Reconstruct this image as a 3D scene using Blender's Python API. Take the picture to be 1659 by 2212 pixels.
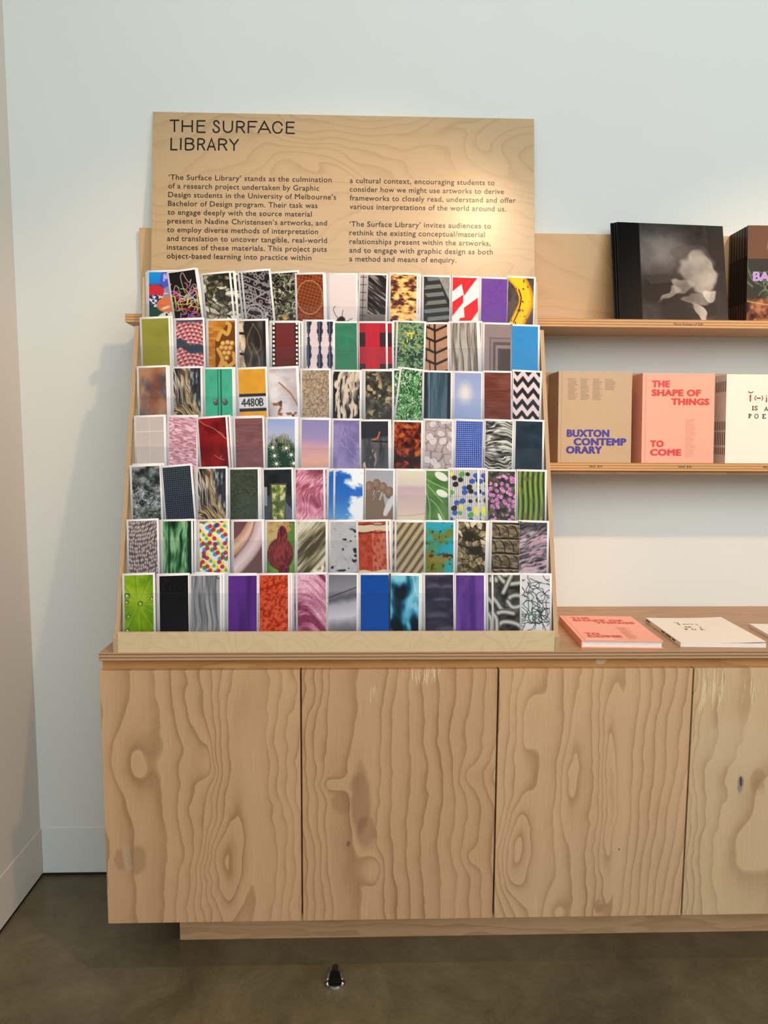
import bpy, bmesh, math, random
import numpy as np
from mathutils import Matrix, Vector
for o in list(bpy.data.objects): bpy.data.objects.remove(o)
SC = bpy.context.scene
COL = SC.collection
# ------------------------------------------------------------------ camera
cd = bpy.data.cameras.new('camera'); cam = bpy.data.objects.new('camera', cd); COL.objects.link(cam)
cd.sensor_fit = 'VERTICAL'; cd.sensor_height = 36.0; cd.lens = 36.0*1535.1/2212
yaw, pitch, roll = .0300, .1014, .0054
F = Vector((math.sin(yaw)*math.cos(pitch), math.cos(yaw)*math.cos(pitch), -math.sin(pitch)))
R0 = Vector((math.cos(yaw), -math.sin(yaw), 0)); U0 = R0.cross(F)
R1 = R0*math.cos(roll)+U0*math.sin(roll); U1 = U0*math.cos(roll)-R0*math.sin(roll)
cam.matrix_world = Matrix(((R1.x, U1.x, -F.x, 1.0097), (R1.y, U1.y, -F.y, -2.15), (R1.z, U1.z, -F.z, 1.3747), (0, 0, 0, 1)))
SC.camera = cam; cd.clip_start = .02
# ------------------------------------------------------------------ light, exposure
SC.view_settings.view_transform = 'Standard'; SC.view_settings.look = 'None'
SC.view_settings.gamma = 1; SC.view_settings.use_curve_mapping = False
SC.view_settings.exposure = 0.12
w = bpy.data.worlds.new('room_daylight'); SC.world = w; w.use_nodes = True
wn = w.node_tree; bg = wn.nodes['Background']; bg.inputs[1].default_value = .82
tc = wn.nodes.new('ShaderNodeTexCoord'); sx = wn.nodes.new('ShaderNodeSeparateXYZ'); cr = wn.nodes.new('ShaderNodeValToRGB'); ad = wn.nodes.new('ShaderNodeMath'); ad.operation = 'MULTIPLY_ADD'
ad.inputs[1].default_value = .5; ad.inputs[2].default_value = .5
wn.links.new(tc.outputs['Generated'], sx.inputs[0]); wn.links.new(sx.outputs['Z'], ad.inputs[0]); wn.links.new(ad.outputs[0], cr.inputs[0]); wn.links.new(cr.outputs[0], bg.inputs[0])
cr.color_ramp.elements.new(.70); cr.color_ramp.elements.new(.98)
for e, (q, c) in zip(cr.color_ramp.elements, ((.40, (.20, .18, .15)), (.56, (.91, 1.0, 1.02)), (.72, (.90, 1.0, 1.01)), (.95, (.34, .36, .35)))):
    e.position = q; e.color = (*c, 1)
def lamp(name, kind, loc, target, energy, color, **kw):
    d = bpy.data.lights.new(name, kind); d.energy = energy; d.color = color
    for k, v in kw.items(): setattr(d, k, v)
    o = bpy.data.objects.new(name, d); COL.objects.link(o); o.location = loc
    o.rotation_euler = (Vector(target)-Vector(loc)).to_track_quat('-Z', 'Y').to_euler()
    return o
for sx_, tx, tz, en, half, bl in ((1.60, .82, 1.27, 64, 31, .65), (2.55, 2.30, 1.30, 86, 27, .85)):
    lamp('track_spotlight', 'SPOT', (sx_, -1.40, 2.87), (tx, -.15, tz), en, (1.0, .63, .36), spot_size=math.radians(2*half), spot_blend=bl, shadow_soft_size=.035)
lamp('added_front_fill', 'AREA', (1.7, -4.1, 3.2), (.9, 0, 1.7), 106, (.93, 1.0, 1.0), shape='RECTANGLE', size=5.0, size_y=2.6)  # unseen soft area light, added to lift the overall fill from the front
# ------------------------------------------------------------------ node helpers
class NT:
    def __init__(s, name):
        s.m = bpy.data.materials.new(name); s.m.use_nodes = True; s.t = s.m.node_tree; s.n = s.t.nodes
        s.b = s.n['Principled BSDF']; s.out = s.n['Material Output']
    def l(s, a, b): s.t.links.new(a, b)
    def put(s, sock, v):
        if hasattr(v, 'is_output') or isinstance(v, bpy.types.NodeSocket): s.l(v, sock)
        elif v is not None: sock.default_value = v
    def ma(s, op, a, b=None, c=None):
        n = s.n.new('ShaderNodeMath'); n.operation = op
        for i, v in enumerate((a, b, c)):
            if v is not None: s.put(n.inputs[i], v)
        return n.outputs[0]
    def add(s, *a):
        r = a[0]
        for v in a[1:]: r = s.ma('ADD', r, v)
        return r
    def mul(s, a, b): return s.ma('MULTIPLY', a, b)
    def obj(s):
        n = s.n.new('ShaderNodeTexCoord'); q = s.n.new('ShaderNodeSeparateXYZ'); s.l(n.outputs['Object'], q.inputs[0]); return q.outputs
    def vec(s, x, y, z=0.0):
        n = s.n.new('ShaderNodeCombineXYZ')
        for i, v in enumerate((x, y, z)): s.put(n.inputs[i], v)
        return n.outputs[0]
    def noise(s, v, scale=1., detail=3., rough=.5, dist=0.):
        n = s.n.new('ShaderNodeTexNoise'); s.l(v, n.inputs['Vector']); n.inputs['Scale'].default_value = scale
        n.inputs['Detail'].default_value = detail; n.inputs['Roughness'].default_value = rough; n.inputs['Distortion'].default_value = dist
        return n.outputs['Fac']
    def ramp(s, f, *st):
        n = s.n.new('ShaderNodeValToRGB'); s.l(f, n.inputs[0]); e = n.color_ramp.elements
        while len(e) < len(st): e.new(.5)
        for q, (p, c) in zip(e, st):
            q.position = p; c = lin(c) if isinstance(c, str) else (c,)*3; q.color = (*c, 1)
        return n.outputs[0]
    def mix(s, f, a, b, mode='MIX'):
        n = s.n.new('ShaderNodeMix'); n.data_type = 'RGBA'; n.blend_type = mode; s.put(n.inputs[0], f)
        for i, v in ((6, a), (7, b)): s.put(n.inputs[i], (*lin(v), 1) if isinstance(v, str) else v)
        return n.outputs[2]
    def curve(s, f, pts):
        n = s.n.new('ShaderNodeFloatCurve'); s.l(f, n.inputs['Value']); c = n.mapping.curves[0]
        while len(c.points) < len(pts): c.points.new(.5, .5)
        for p, q in zip(c.points, pts): p.location = q; p.handle_type = 'VECTOR'
        n.mapping.update(); return n.outputs[0]
    def gauss(s, u, v, cu, cv, su, sv):
        a = s.ma('POWER', s.mul(s.ma('SUBTRACT', u, cu), 1/su), 2.); b = s.ma('POWER', s.mul(s.ma('SUBTRACT', v, cv), 1/sv), 2.)
        return s.ma('EXPONENT', s.mul(s.add(a, b), -1.))
    def done(s, color, rough=.5, spec=.5, bump=None, bs=.1, metal=0., coat=0.):
        s.put(s.b.inputs['Base Color'], (*lin(color), 1) if isinstance(color, str) else color)
        s.put(s.b.inputs['Roughness'], rough); s.b.inputs['Specular IOR Level'].default_value = spec; s.b.inputs['Metallic'].default_value = metal
        s.b.inputs['Coat Weight'].default_value = coat; s.b.inputs['Coat Roughness'].default_value = .25
        if bump is not None:
            n = s.n.new('ShaderNodeBump'); n.inputs['Strength'].default_value = bs; n.inputs['Distance'].default_value = .002
            s.l(bump, n.inputs['Height']); s.l(n.outputs[0], s.b.inputs['Normal'])
        return s.m
def lin(h):
    c = [int(h[i:i+2], 16)/255 for i in (0, 2, 4)]
    return tuple(v/12.92 if v <= .04045 else ((v+.055)/1.055)**2.4 for v in c)
def flat(name, c, rough=.5, spec=.4, var=.04, metal=0.):
    t = NT(name); x, y, z = t.obj(); n = t.noise(t.vec(x, y, z), 60., 2.)
    col = t.mix(1., c, t.ramp(n, (.3, 1-var), (.7, 1.)), 'MULTIPLY')
    return t.done(col, rough, spec, metal=metal)
# walls: smooth paint with a faint roller texture
def paint_mat(name, c):
    t = NT(name); x, y, z = t.obj(); v = t.vec(x, y, z); n = t.noise(v, 2., 3.); f = t.noise(v, 300., 2.)
    return t.done(t.mix(1., c, t.ramp(n, (.3, .97), (.7, 1.)), 'MULTIPLY'), .62, .25, f, .05)
M = {}
M['wall'] = paint_mat('white_wall_paint', 'dcddd8'); M['skirt'] = paint_mat('white_skirting_paint', 'd8d9d6'); M['wall_warm'] = paint_mat('warm_light_tinted_wall', 'dcd2c6')  # left wall's warm tint is put into its colour in place of warm light
def floor_mat():
    t = NT('polished_concrete'); x, y, z = t.obj(); v = t.vec(x, y, z)
    a = t.noise(v, 2.2, 5., .6, .8); b = t.noise(v, 8., 6., .7, .8); c = t.noise(v, 90., 3., .7)
    col = t.ramp(t.add(t.mul(a, .5), t.mul(b, .35), t.mul(c, .15)), (.32, '463c2a'), (.46, '5e533c'), (.56, '6d6149'), (.72, '86795f'))
    d = t.noise(t.vec(t.mul(x, 3.), t.mul(y, 22.)), 6., 4., .7)
    col = t.mix(t.ramp(d, (.68, 0.), (.8, .22)), col, 'a39a86')
    return t.done(col, t.ramp(b, (.3, .30), (.7, .46)), .4, c, .06)
M['floor'] = floor_mat()
# pine plywood with cathedral figure; u across 0..1, v down 0..1 (object origin at the door's lower left corner)
def door_mat(name, curve, K, warp, gs, tones, seed, lean=0., scratches=(), stains=(), Wd=.4805, Hd=.6509, wob=.022):
    t = NT(name); x, y, z = t.obj(); u0 = t.mul(x, 1/Wd); v = t.ma('SUBTRACT', 1., t.mul(z, 1/Hd))
    n1 = t.noise(t.vec(t.mul(u0, 2.6), t.mul(v, 2.3), seed), 1., 3., .5); n2 = t.noise(t.vec(t.mul(u0, 12.), t.mul(v, 12.), seed+3.), 1., 3., .6)
    u = t.add(u0, t.mul(t.ma('SUBTRACT', n1, .5), warp), t.mul(t.ma('SUBTRACT', n2, .5), wob))
    if lean: u = t.add(u, t.mul(t.mul(v, t.ma('MAXIMUM', t.ma('SUBTRACT', u0, .6), 0.)), lean))
    f = t.mul(t.curve(u, curve), K)
    for cu, cv, su, sv, a in gs: f = t.add(f, t.mul(t.gauss(u, v, cu, cv, su, sv), a))
    fr = t.ma('FRACT', f)
    band = t.ramp(fr, (0., 0.), (.05, .08), (.40, .16), (.72, .42), (.90, .88), (.955, 1.), (.985, .5), (1., 0.))
    soft = t.noise(t.vec(t.mul(u0, 5.), t.mul(v, 1.2), seed+9.), 1., 3., .5)
    k = t.add(t.mul(band, t.add(.12, t.mul(soft, 1.25))), t.mul(t.ma('SUBTRACT', soft, .5), .35))
    col = t.ramp(k, (0., tones[0]), (.42, tones[1]), (1., tones[2]))
    fib = t.noise(t.vec(t.mul(u0, 150.), t.mul(v, 9.), seed), 1., 3., .6)
    col = t.mix(1., col, t.ramp(fib, (.3, .95), (.7, 1.03)), 'MULTIPLY')
    for cu, cv, su, sv, a, c in stains:
        g = t.gauss(t.add(u0, t.mul(t.ma('SUBTRACT', n2, .5), .05)), t.add(v, t.mul(t.ma('SUBTRACT', n2, .5), .08)), cu, cv, su, sv)
        col = t.mix(t.mul(t.ramp(g, (.25, 0.), (.55, 1.)), a), col, c)
    for cu, cv, su, sv, th in scratches:
        g = t.gauss(u0, v, cu, cv, su, sv); s = t.noise(t.vec(t.mul(u0, 110.), t.mul(v, 9.), seed+5.), 1., 3., .7)
        col = t.mix(t.ramp(t.mul(g, s), (th, 0.), (th+.08, .85)), col, 'dcc6a0')
    return t.done(col, .5, .35, fib, .06)
TN = ('c69f78', 'b68f68', '9c7551')
M['doors'] = [
 door_mat('pine_ply_calm_left', [(0, 0), (.3, .16), (.42, .30), (.6, .55), (.85, .72), (1, 1)], 12., .24, [(.575, .76, .10, .26, 3.6), (.12, .36, .12, .16, 1.2), (.5, .36, .05, .09, -1.6), (.70, .12, .10, .22, 1.2), (.68, .52, .06, .22, 1.0)], TN, 2.3,
          stains=((.07, .742, .028, .04, .5, '957250'), (.165, .745, .05, .06, .55, '957250'), (.11, .735, .02, .045, .5, 'b0a088'))),
 door_mat('pine_ply_striped', [(0, 0), (.16, .27), (.38, .33), (.46, .44), (1, 1)], 13., .20, [(.16, .45, .09, .03, .7), (.30, .40, .04, .16, .7), (.37, .8, .05, .05, -1.1), (.86, .42, .07, .05, 1.2), (.86, .75, .06, .05, .9), (1.0, .42, .06, .09, 1.2)], ('c49d77', 'b58d67', '98704b'), 7.7,
          scratches=((.62, .0, .22, .12, .46), (.36, .10, .06, .12, .5), (.83, .14, .015, .13, .46), (.52, .16, .02, .10, .52), (.33, .98, .02, .2, .55)),
          stains=((.30, .52, .05, .14, .5, '80543c'), (.33, .64, .05, .07, .45, '80543c'), (.20, .52, .05, .05, .4, '8a6244'), (.235, .685, .012, .015, .8, '7a5450'))),
 door_mat('pine_ply_oval_figure', [(0, 0), (.2, .2), (.42, .38), (.66, .62), (1, 1)], 13., .18, [(.115, .72, .085, .22, 3.6), (.575, .5, .05, .42, 2.8), (.13, .2, .07, .16, 1.6), (.39, .42, .05, .24, 1.5), (.30, .98, .08, .1, 1.2)], ('cca680', 'bc966f', 'a27b58'), 4.1, lean=.55,
          stains=((.56, .965, .022, .03, .7, '9a7458'), (.655, .723, .003, .0025, 1., '3a2a1c'))),
 door_mat('pine_ply_broad_figure', [(0, 0), (.1, .30), (.25, .48), (.6, .62), (1, 1)], 8., .3, [(.3, .7, .2, .3, 1.0), (.5, .45, .15, .15, .8)], ('ccae88', 'be9e79', 'a5805f'), 9.4, lean=0.,
          scratches=((.12, .05, .12, .22, .47), (.3, .1, .1, .2, .5), (.05, .1, .05, .2, .46)), stains=((.275, .462, .02, .035, .95, '8f8074'), (.275, .45, .007, .018, 1., '4a4038'), (.37, .455, .045, .05, .5, '997657'), (.25, .3, .2, .1, .4, 'cbb490'))),
 door_mat('pine_ply_far_right', [(0, 0), (.5, .5), (1, 1)], 9., .25, [(.5, .6, .12, .3, 2.)], TN, 5.5)]
# generic plywood face; g = grain direction axis, c = across axis
def ply(name, tones, g='x', c='z', K=22., amp=2.2, rough=.42, sg=1.6, sc=7., seed=0., coat=0., fine=False):
    t = NT(name); ax = dict(zip('xyz', t.obj())); G, C = ax[g], ax[c]
    w = t.noise(t.vec(t.mul(G, sg), t.mul(C, sc), seed), 1., 2. if fine else 3., .45, .5 if fine else 0.); w2 = t.noise(t.vec(t.mul(G, 22.), t.mul(C, 40.), seed), 1., 3., .6)
    f = t.add(t.mul(C, K), t.mul(w, amp*4), t.mul(w2, .35)); fr = t.ma('FRACT', f)
    b = t.ramp(fr, (0., .05), (.55, .12), (.86, .75), (.93, .9), (1., .05)) if fine else t.ramp(fr, (0., 0.), (.5, .35), (.9, 1.), (1., 0.))
    br = t.noise(t.vec(t.mul(G, 1.1), t.mul(C, 3.), seed+4.), 1., 2.); fib = t.noise(t.vec(t.mul(G, 9.), t.mul(C, 260.), seed), 1., 3., .6)
    vis = t.noise(t.vec(t.mul(G, 2.), t.mul(C, 3.), seed+8.), 1., 2.)
    k = t.add(t.mul(t.mul(b, t.ramp(vis, (.3, .45), (.65, 1.))), .55), t.mul(br, .45)); col = t.ramp(k, (.1, tones[0]), (.5, tones[1]), (.95, tones[2]))
    col = t.mix(1., col, t.ramp(fib, (.3, .955), (.7, 1.02)), 'MULTIPLY')
    return t.done(col, rough, .4, fib, .04, coat=coat)
def plyedge(name, light, dark, axis, n, thick, z0=0., mid=None):
    t = NT(name); ax = dict(zip('xyz', t.obj())); o = [q for q in 'xyz' if q != axis]
    w = t.noise(t.vec(t.mul(ax[o[0]], 14.), t.mul(ax[o[1]], 14.)), 1., 4., .7)
    q = t.add(t.mul(t.ma('SUBTRACT', ax[axis], z0), n/thick), t.mul(t.ma('SUBTRACT', w, .5), .55))
    b = t.ma('PINGPONG', q, 1.); f = t.noise(t.vec(t.mul(ax[o[0]], 40.), t.mul(ax[o[1]], 40.), t.mul(ax[axis], 300.)), 1., 4., .7)
    col = t.ramp(t.add(t.mul(b, .75), t.mul(f, .25)), (.2, dark), (.5, mid or light), (.85, light))
    return t.done(col, .5, .35)
M['birch'] = ply('birch_ply_panel', ('bfa077', 'b7986e', 'a4835c'), K=20., amp=4.2, rough=.30, sg=2.2, sc=3.6, coat=.25, fine=True)
M['birch_strip'] = ply('birch_ply_strip', ('d6be98', 'd0b68e', 'c4a880'), K=20., amp=3., rough=.4, sg=7., sc=6., seed=3., fine=True)
M['side_face'] = ply('birch_ply_side', ('cbb088', 'c2a47c', 'ad8e67'), g='z', c='y', K=18., rough=.42, seed=6.)
M['side_edge'] = plyedge('ply_side_edge', 'd0b28c', '8a6a4c', 'x', 7., .0105, mid='bc9a74')
M['counter_top'] = ply('worktop_ply', ('b18a66', 'a9815c', '98714e'), c='y', K=20., amp=1.6, rough=.42, seed=8.)
M['counter_edge'] = plyedge('worktop_ply_edge', 'bf9c78', '7c5c42', 'z', 5., .02, mid='a98663')
M['rail'] = ply('pine_rail', ('cc965c', 'b98249', '9f6b38'), K=14., amp=1.2, sg=2., sc=20., seed=2.)
M['plinth'] = ply('pine_plinth', ('cda57b', 'bd936a', 'a67c56'), K=12., amp=1.6, sg=2., sc=14., seed=5.)
M['shelf_face'] = ply('shelf_ply_face', ('d0a878', 'c89d6e', 'b98b60'), K=8., amp=2.2, sg=1.8, sc=3.4, seed=11., fine=True)
M['shelf_edge'] = plyedge('shelf_ply_edge', 'd3a673', 'a06f42', 'z', 6., .022, mid='c5945f')
M['carcass'] = ply('cabinet_carcass', ('a98058', '9a7048', '84603c'), seed=7.)
# printed card stock and book covers: colour comes from the print itself
def printed(name, rough, spec):
    t = NT(name); a = t.n.new('ShaderNodeVertexColor'); a.layer_name = 'print'
    x, y, z = t.obj(); n = t.noise(t.vec(x, y, z), 500., 2.); return t.done(a.outputs[0], t.ramp(n, (.3, rough-.04), (.7, rough+.04)), spec)
M['card'] = printed('printed_card', .45, .09); M['cover_print'] = printed('printed_cover', .4, .06)
def acrylic():
    t = NT('clear_acrylic'); tr = t.n.new('ShaderNodeBsdfTransparent'); gl = t.n.new('ShaderNodeBsdfGlossy'); mx = t.n.new('ShaderNodeMixShader'); fr = t.n.new('ShaderNodeFresnel')
    fr.inputs[0].default_value = 1.45; gl.inputs['Roughness'].default_value = .04; tr.inputs[0].default_value = (.975, .98, .985, 1)
    x, y, z = t.obj(); n = t.noise(t.vec(x, y, z), 8., 2.); t.l(t.mul(fr.outputs[0], t.ramp(n, (.3, .05), (.7, .10))), mx.inputs[0]); t.l(tr.outputs[0], mx.inputs[1]); t.l(gl.outputs[0], mx.inputs[2]); t.l(mx.outputs[0], t.out.inputs[0]); return t.m
def acrylic_edge():
    t = NT('acrylic_polished_edge'); tr = t.n.new('ShaderNodeBsdfTransparent'); mx = t.n.new('ShaderNodeMixShader'); x, y, z = t.obj(); n = t.noise(t.vec(x, y, z), 9., 2.)
    t.done('d8dcdc', .2, .6); t.l(t.ramp(n, (.4, .15), (.65, .7)), mx.inputs[0]); t.l(tr.outputs[0], mx.inputs[1]); t.l(t.b.outputs[0], mx.inputs[2]); t.l(mx.outputs[0], t.out.inputs[0]); return t.m
M['acrylic'] = acrylic(); M['acrylic_edge'] = acrylic_edge()
M['ink'] = flat('black_vinyl_lettering', '160f0d', .3, .25); M['ink_brown'] = flat('dark_brown_vinyl_lettering', '2c1f19', .3, .3)
M['pages'] = flat('book_pages', 'e8e2de', .7, .2, .08); M['beige'] = flat('beige_book_cloth', 'bc9e7c', .33, .35, .03); M['pink'] = flat('pink_book_cover', 'f6a890', .45, .35, .03)
M['white_cover'] = flat('cream_paper_cover', 'f2e6d6', .5, .3, .03); M['violet_ink'] = flat('violet_ink', '43308a', .45, .4); M['red_ink'] = flat('red_ink', 'd8383e', .45, .4); M['red_ink_small'] = flat('faded_red_ink', 'd88878', .5, .3); M['grey_ink'] = flat('grey_brown_ink', '8a7460', .5, .3)
M['dark_cover'] = flat('black_sleeve', '0a0808', .3, .08, .1); M['spine_red'] = flat('dark_spine', '170c0c', .35, .12); M['lilac_ink'] = flat('lilac_ink', 'b088c8', .45, .4); M['dark_red'] = flat('dark_red_arrow', 'a8202c', .45, .4); M['spine_print'] = flat('spine_print', '5a4038', .5, .3)
M['chrome'] = flat('brushed_chrome', 'b8bab8', .18, .6, .1, 1.); M['rubber'] = flat('black_rubber', '060606', .6, .2)
M['dark_gap'] = flat('painted_gap_shade', '2a2620', .8, .1)  # dark colour painted in for the shade below the skirting
# ------------------------------------------------------------------ mesh helpers
class MB:
    def __init__(s): s.b = bmesh.new()
    def box(s, x0, x1, y0, y1, z0, z1, m=0, edge=None, em=1, bev=0.):
        """edge: letters of the faces (x/X y/Y z/Z = low/high side) that take material em"""
        v = [s.b.verts.new((x, y, z)) for z in (z0, z1) for y in (y0, y1) for x in (x0, x1)]
        fs = {'z': (0, 2, 3, 1), 'Z': (4, 5, 7, 6), 'y': (0, 1, 5, 4), 'Y': (2, 6, 7, 3), 'x': (0, 4, 6, 2), 'X': (1, 3, 7, 5)}
        ff = []
        for k, i in fs.items():
            f = s.b.faces.new([v[j] for j in i]); f.material_index = em if edge and k in edge else m; ff.append(f)
        if bev: bmesh.ops.bevel(s.b, geom=list({e for f in ff for e in f.edges}), offset=bev, segments=2, affect='EDGES', profile=.7, material=-1)
        return s
    def prism(s, pts, axis, d0, d1, m=0, sm=None):
        P = {'x': lambda p, d: (d, p[0], p[1]), 'y': lambda p, d: (p[0], d, p[1]), 'z': lambda p, d: (p[0], p[1], d)}[axis]
        a = [s.b.verts.new(P(p, d0)) for p in pts]; c = [s.b.verts.new(P(p, d1)) for p in pts]
        for q in (a, c[::-1]): s.b.faces.new(q).material_index = m
        n = len(pts)
        for i in range(n): s.b.faces.new((a[i], c[i], c[(i+1) % n], a[(i+1) % n])).material_index = m if sm is None else sm
        return s
    def stroke(s, pts, w, y, m=0, close=False):
        """flat stroke in the x-z plane at depth y with mitred joins"""
        n = len(pts); L = []; Rr = []
        for i in range(n):
            a = pts[i-1] if (i or close) else pts[i]; b = pts[(i+1) % n] if (i < n-1 or close) else pts[i]
            d1 = Vector((pts[i][0]-a[0], pts[i][1]-a[1])); d2 = Vector((b[0]-pts[i][0], b[1]-pts[i][1]))
            if d1.length < 1e-9: d1 = d2
            if d2.length < 1e-9: d2 = d1
            d1.normalize(); d2.normalize(); t = (d1+d2)
            t = t.normalized() if t.length > 1e-6 else d1
            nn = Vector((-t.y, t.x)); k = w/2/max(.45, nn.dot(Vector((-d1.y, d1.x))))
            L.append(s.b.verts.new((pts[i][0]+nn.x*k, y, pts[i][1]+nn.y*k))); Rr.append(s.b.verts.new((pts[i][0]-nn.x*k, y, pts[i][1]-nn.y*k)))
        for i in range(n if close else n-1):
            j = (i+1) % n; s.b.faces.new((L[i], Rr[i], Rr[j], L[j])).material_index = m
        return s
    def poly(s, pts, y, m=0):
        s.b.faces.new([s.b.verts.new((p[0], y, p[1])) for p in pts]).material_index = m; return s
    def lathe(s, prof, n=24, m=0, cx=0, cy=0):
        rings = [[s.b.verts.new((cx+r*math.cos(2*math.pi*k/n), cy+r*math.sin(2*math.pi*k/n), z)) for k in range(n)] for r, z in prof]
        for a, c in zip(rings[:-1], rings[1:]):
            for k in range(n): s.b.faces.new((a[k], a[(k+1) % n], c[(k+1) % n], c[k])).material_index = m
        s.b.faces.new(rings[0][::-1]); s.b.faces.new(rings[-1]); return s
    def mesh(s, name, mats, smooth=False):
        bmesh.ops.recalc_face_normals(s.b, faces=s.b.faces) if not getattr(s, 'flatonly', False) else None
        me = bpy.data.meshes.new(name); s.b.to_mesh(me); s.b.free()
        for q in (mats if isinstance(mats, (list, tuple)) else [mats]): me.materials.append(q)
        if smooth:
            for p in me.polygons: p.use_smooth = True
        return me
    def obj(s, name, mats, parent=None, origin=(0, 0, 0), smooth=False):
        """vertices are given in world metres (or in the parent's own frame when the parent is a thing); origin moves the pivot"""
        if any(origin): bmesh.ops.translate(s.b, verts=s.b.verts, vec=-Vector(origin))
        o = bpy.data.objects.new(name, s.mesh(name, mats, smooth)); COL.objects.link(o); o.parent = parent; o.location = origin
        return o
def thing(name, label, cat, loc=(0, 0, 0), rot=(0, 0, 0), group=None):
    o = bpy.data.objects.new(name, None); COL.objects.link(o); o.location = loc; o.rotation_euler = rot; o.empty_display_size = .02
    return tag(o, label, cat, group)
def tag(o, label, cat, group=None):
    o['label'] = label; o['category'] = cat
    if group: o['group'] = group
    return o
def struct(o): o['kind'] = 'structure'; return o
def dup(o, parent=None):
    c = o.copy(); COL.objects.link(c)
    if parent is not None: c.parent = parent
    for ch in list(o.children): dup(ch, c)
    return c
_fc = {}
def text_data(body, bold=0., sp=1.):
    k = (body, bold, sp)
    if k not in _fc:
        c = bpy.data.curves.new('lettering', 'FONT'); c.body = body; c.offset = bold; c.space_character = sp; c.resolution_u = 3
        o = bpy.data.objects.new('lettering', c); COL.objects.link(o); dg = bpy.context.evaluated_depsgraph_get(); dg.update()
        me = bpy.data.meshes.new_from_object(o.evaluated_get(dg)); v = np.zeros(len(me.vertices)*3); me.vertices.foreach_get('co', v)
        _fc[k] = (v.reshape(-1, 3)[:, :2], [list(p.vertices) for p in me.polygons]); bpy.data.objects.remove(o); bpy.data.curves.remove(c); bpy.data.meshes.remove(me)
    return _fc[k]
CAP = text_data('H')[0][:, 1].max()
def lettering(name, lines, mat, parent, y, bold=0., sp=1.04):
    # bold letters: the outline is drawn again a little to each side, so no stroke folds over itself
    """lines: (text, x left, x right, baseline z, cap height); flat letters just proud of the face at depth y"""
    V = []; Fc = []
    for body, x0, x1, zb, cap in lines:
        v, f = text_data(body, 0., sp); v = v.copy(); a, b = v[:, 0].min()-bold, v[:, 0].max()+bold
        k = cap/CAP; sx = (x1-x0)/(b-a) if x1 is not None else k; kv = k*CAP/(CAP+1.4*bold)
        for q8 in ([(0, 0)] if not bold else [(bold*c, .7*bold*s) for c, s in ((0, 0), (1, 0), (-1, 0), (0, 1), (0, -1), (.75, .75), (-.75, .75), (.75, -.75), (-.75, -.75))]):
            y -= 6e-6; o = len(V); V += [(x0+(q[0]+q8[0]-a)*sx, y, zb+(q[1]+q8[1]+.7*bold)*kv) for q in v]; Fc += [[i+o for i in p] for p in f]
    me = bpy.data.meshes.new(name); me.from_pydata(V, [], Fc); me.materials.append(mat)
    o = bpy.data.objects.new(name, me); COL.objects.link(o); o.parent = parent; return o
def grid_print(name, W, H, im, mats, border=None, thick=.0005, x0=0., z0=0.):
    """a sheet W x H (x right, z up, face towards -y) with a printed picture im (rows from the top); border = unprinted margin"""
    gh, gw = im.shape[:2]; b = border or 0.
    xs = np.linspace(b, W-b, gw); zs = np.linspace(H-b, b, gh); gx, gz = np.meshgrid(xs, zs)
    e = .00012 if border else 0.
    v = np.stack([gx+x0, np.full(gx.shape, -e), gz+z0], -1).reshape(-1, 3); i = np.arange(gh*gw).reshape(gh, gw)
    q = np.stack([i[:-1, :-1], i[1:, :-1], i[1:, 1:], i[:-1, 1:]], -1).reshape(-1, 4); n = len(v)
    bx = np.array([(x0+a, c, z0+d) for d in (0, H) for c in (0, thick) for a in (0, W)])
    bq = np.array([(0, 2, 3, 1), (4, 5, 7, 6), (0, 1, 5, 4), (2, 6, 7, 3), (0, 4, 6, 2), (1, 3, 7, 5)])+n
    if not border: bq = bq[[0, 1, 3, 4, 5]]
    v = np.concatenate([v, bx]); q = np.concatenate([q, bq]); me = bpy.data.meshes.new(name)
    me.vertices.add(len(v)); me.vertices.foreach_set('co', v.astype(np.float32).ravel()); me.loops.add(len(q)*4); me.loops.foreach_set('vertex_index', q.astype(np.int32).ravel())
    me.polygons.add(len(q)); me.polygons.foreach_set('loop_start', np.arange(0, len(q)*4, 4, dtype=np.int32)); me.polygons.foreach_set('loop_total', np.full(len(q), 4, np.int32))
    me.update(calc_edges=True); at = me.color_attributes.new('print', 'FLOAT_COLOR', 'POINT')
    col = np.ones((len(v), 4), np.float32); col[:n, :3] = im.reshape(-1, 3); col[n:, :3] = PAPER; at.data.foreach_set('color', col.ravel())
    me.materials.append(mats); return me
PAPER = np.array((.86, .83, .84))
# ------------------------------------------------------------------ printed pictures (computed colours per vertex)
GW, GH = 56, 112
W2, H2 = 2*GW, 2*GH
X, Y = np.meshgrid((np.arange(W2)+.5)/W2, (np.arange(H2)+.5)/W2)      # x 0..1, y 0..2 downwards
def HX(h): return np.array([int(h[i:i+2], 16)/255 for i in (0, 2, 4)])
def CC(c): return HX(c) if isinstance(c, str) else np.asarray(c, float)
def FILL(c): return np.zeros(X.shape+(3,))+CC(c)
def SS(a, b, t):
    k = np.clip((t-a)/(b-a), 0, 1); return k*k*(3-2*k)
def MX(a, b, m): return (FILL(a) if isinstance(a, str) else a)*(1-m[..., None])+CC(b)*m[..., None]
def VN(x, y, s):
    r = np.random.RandomState(s*7+3); tab = r.rand(64, 64)
    xi = np.floor(x).astype(int); yi = np.floor(y).astype(int); fx = x-xi; fy = y-yi
    fx = fx*fx*(3-2*fx); fy = fy*fy*(3-2*fy)
    g = lambda a, b: tab[a & 63, b & 63]
    return (g(xi, yi)*(1-fx)+g(xi+1, yi)*fx)*(1-fy)+(g(xi, yi+1)*(1-fx)+g(xi+1, yi+1)*fx)*fy
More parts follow.
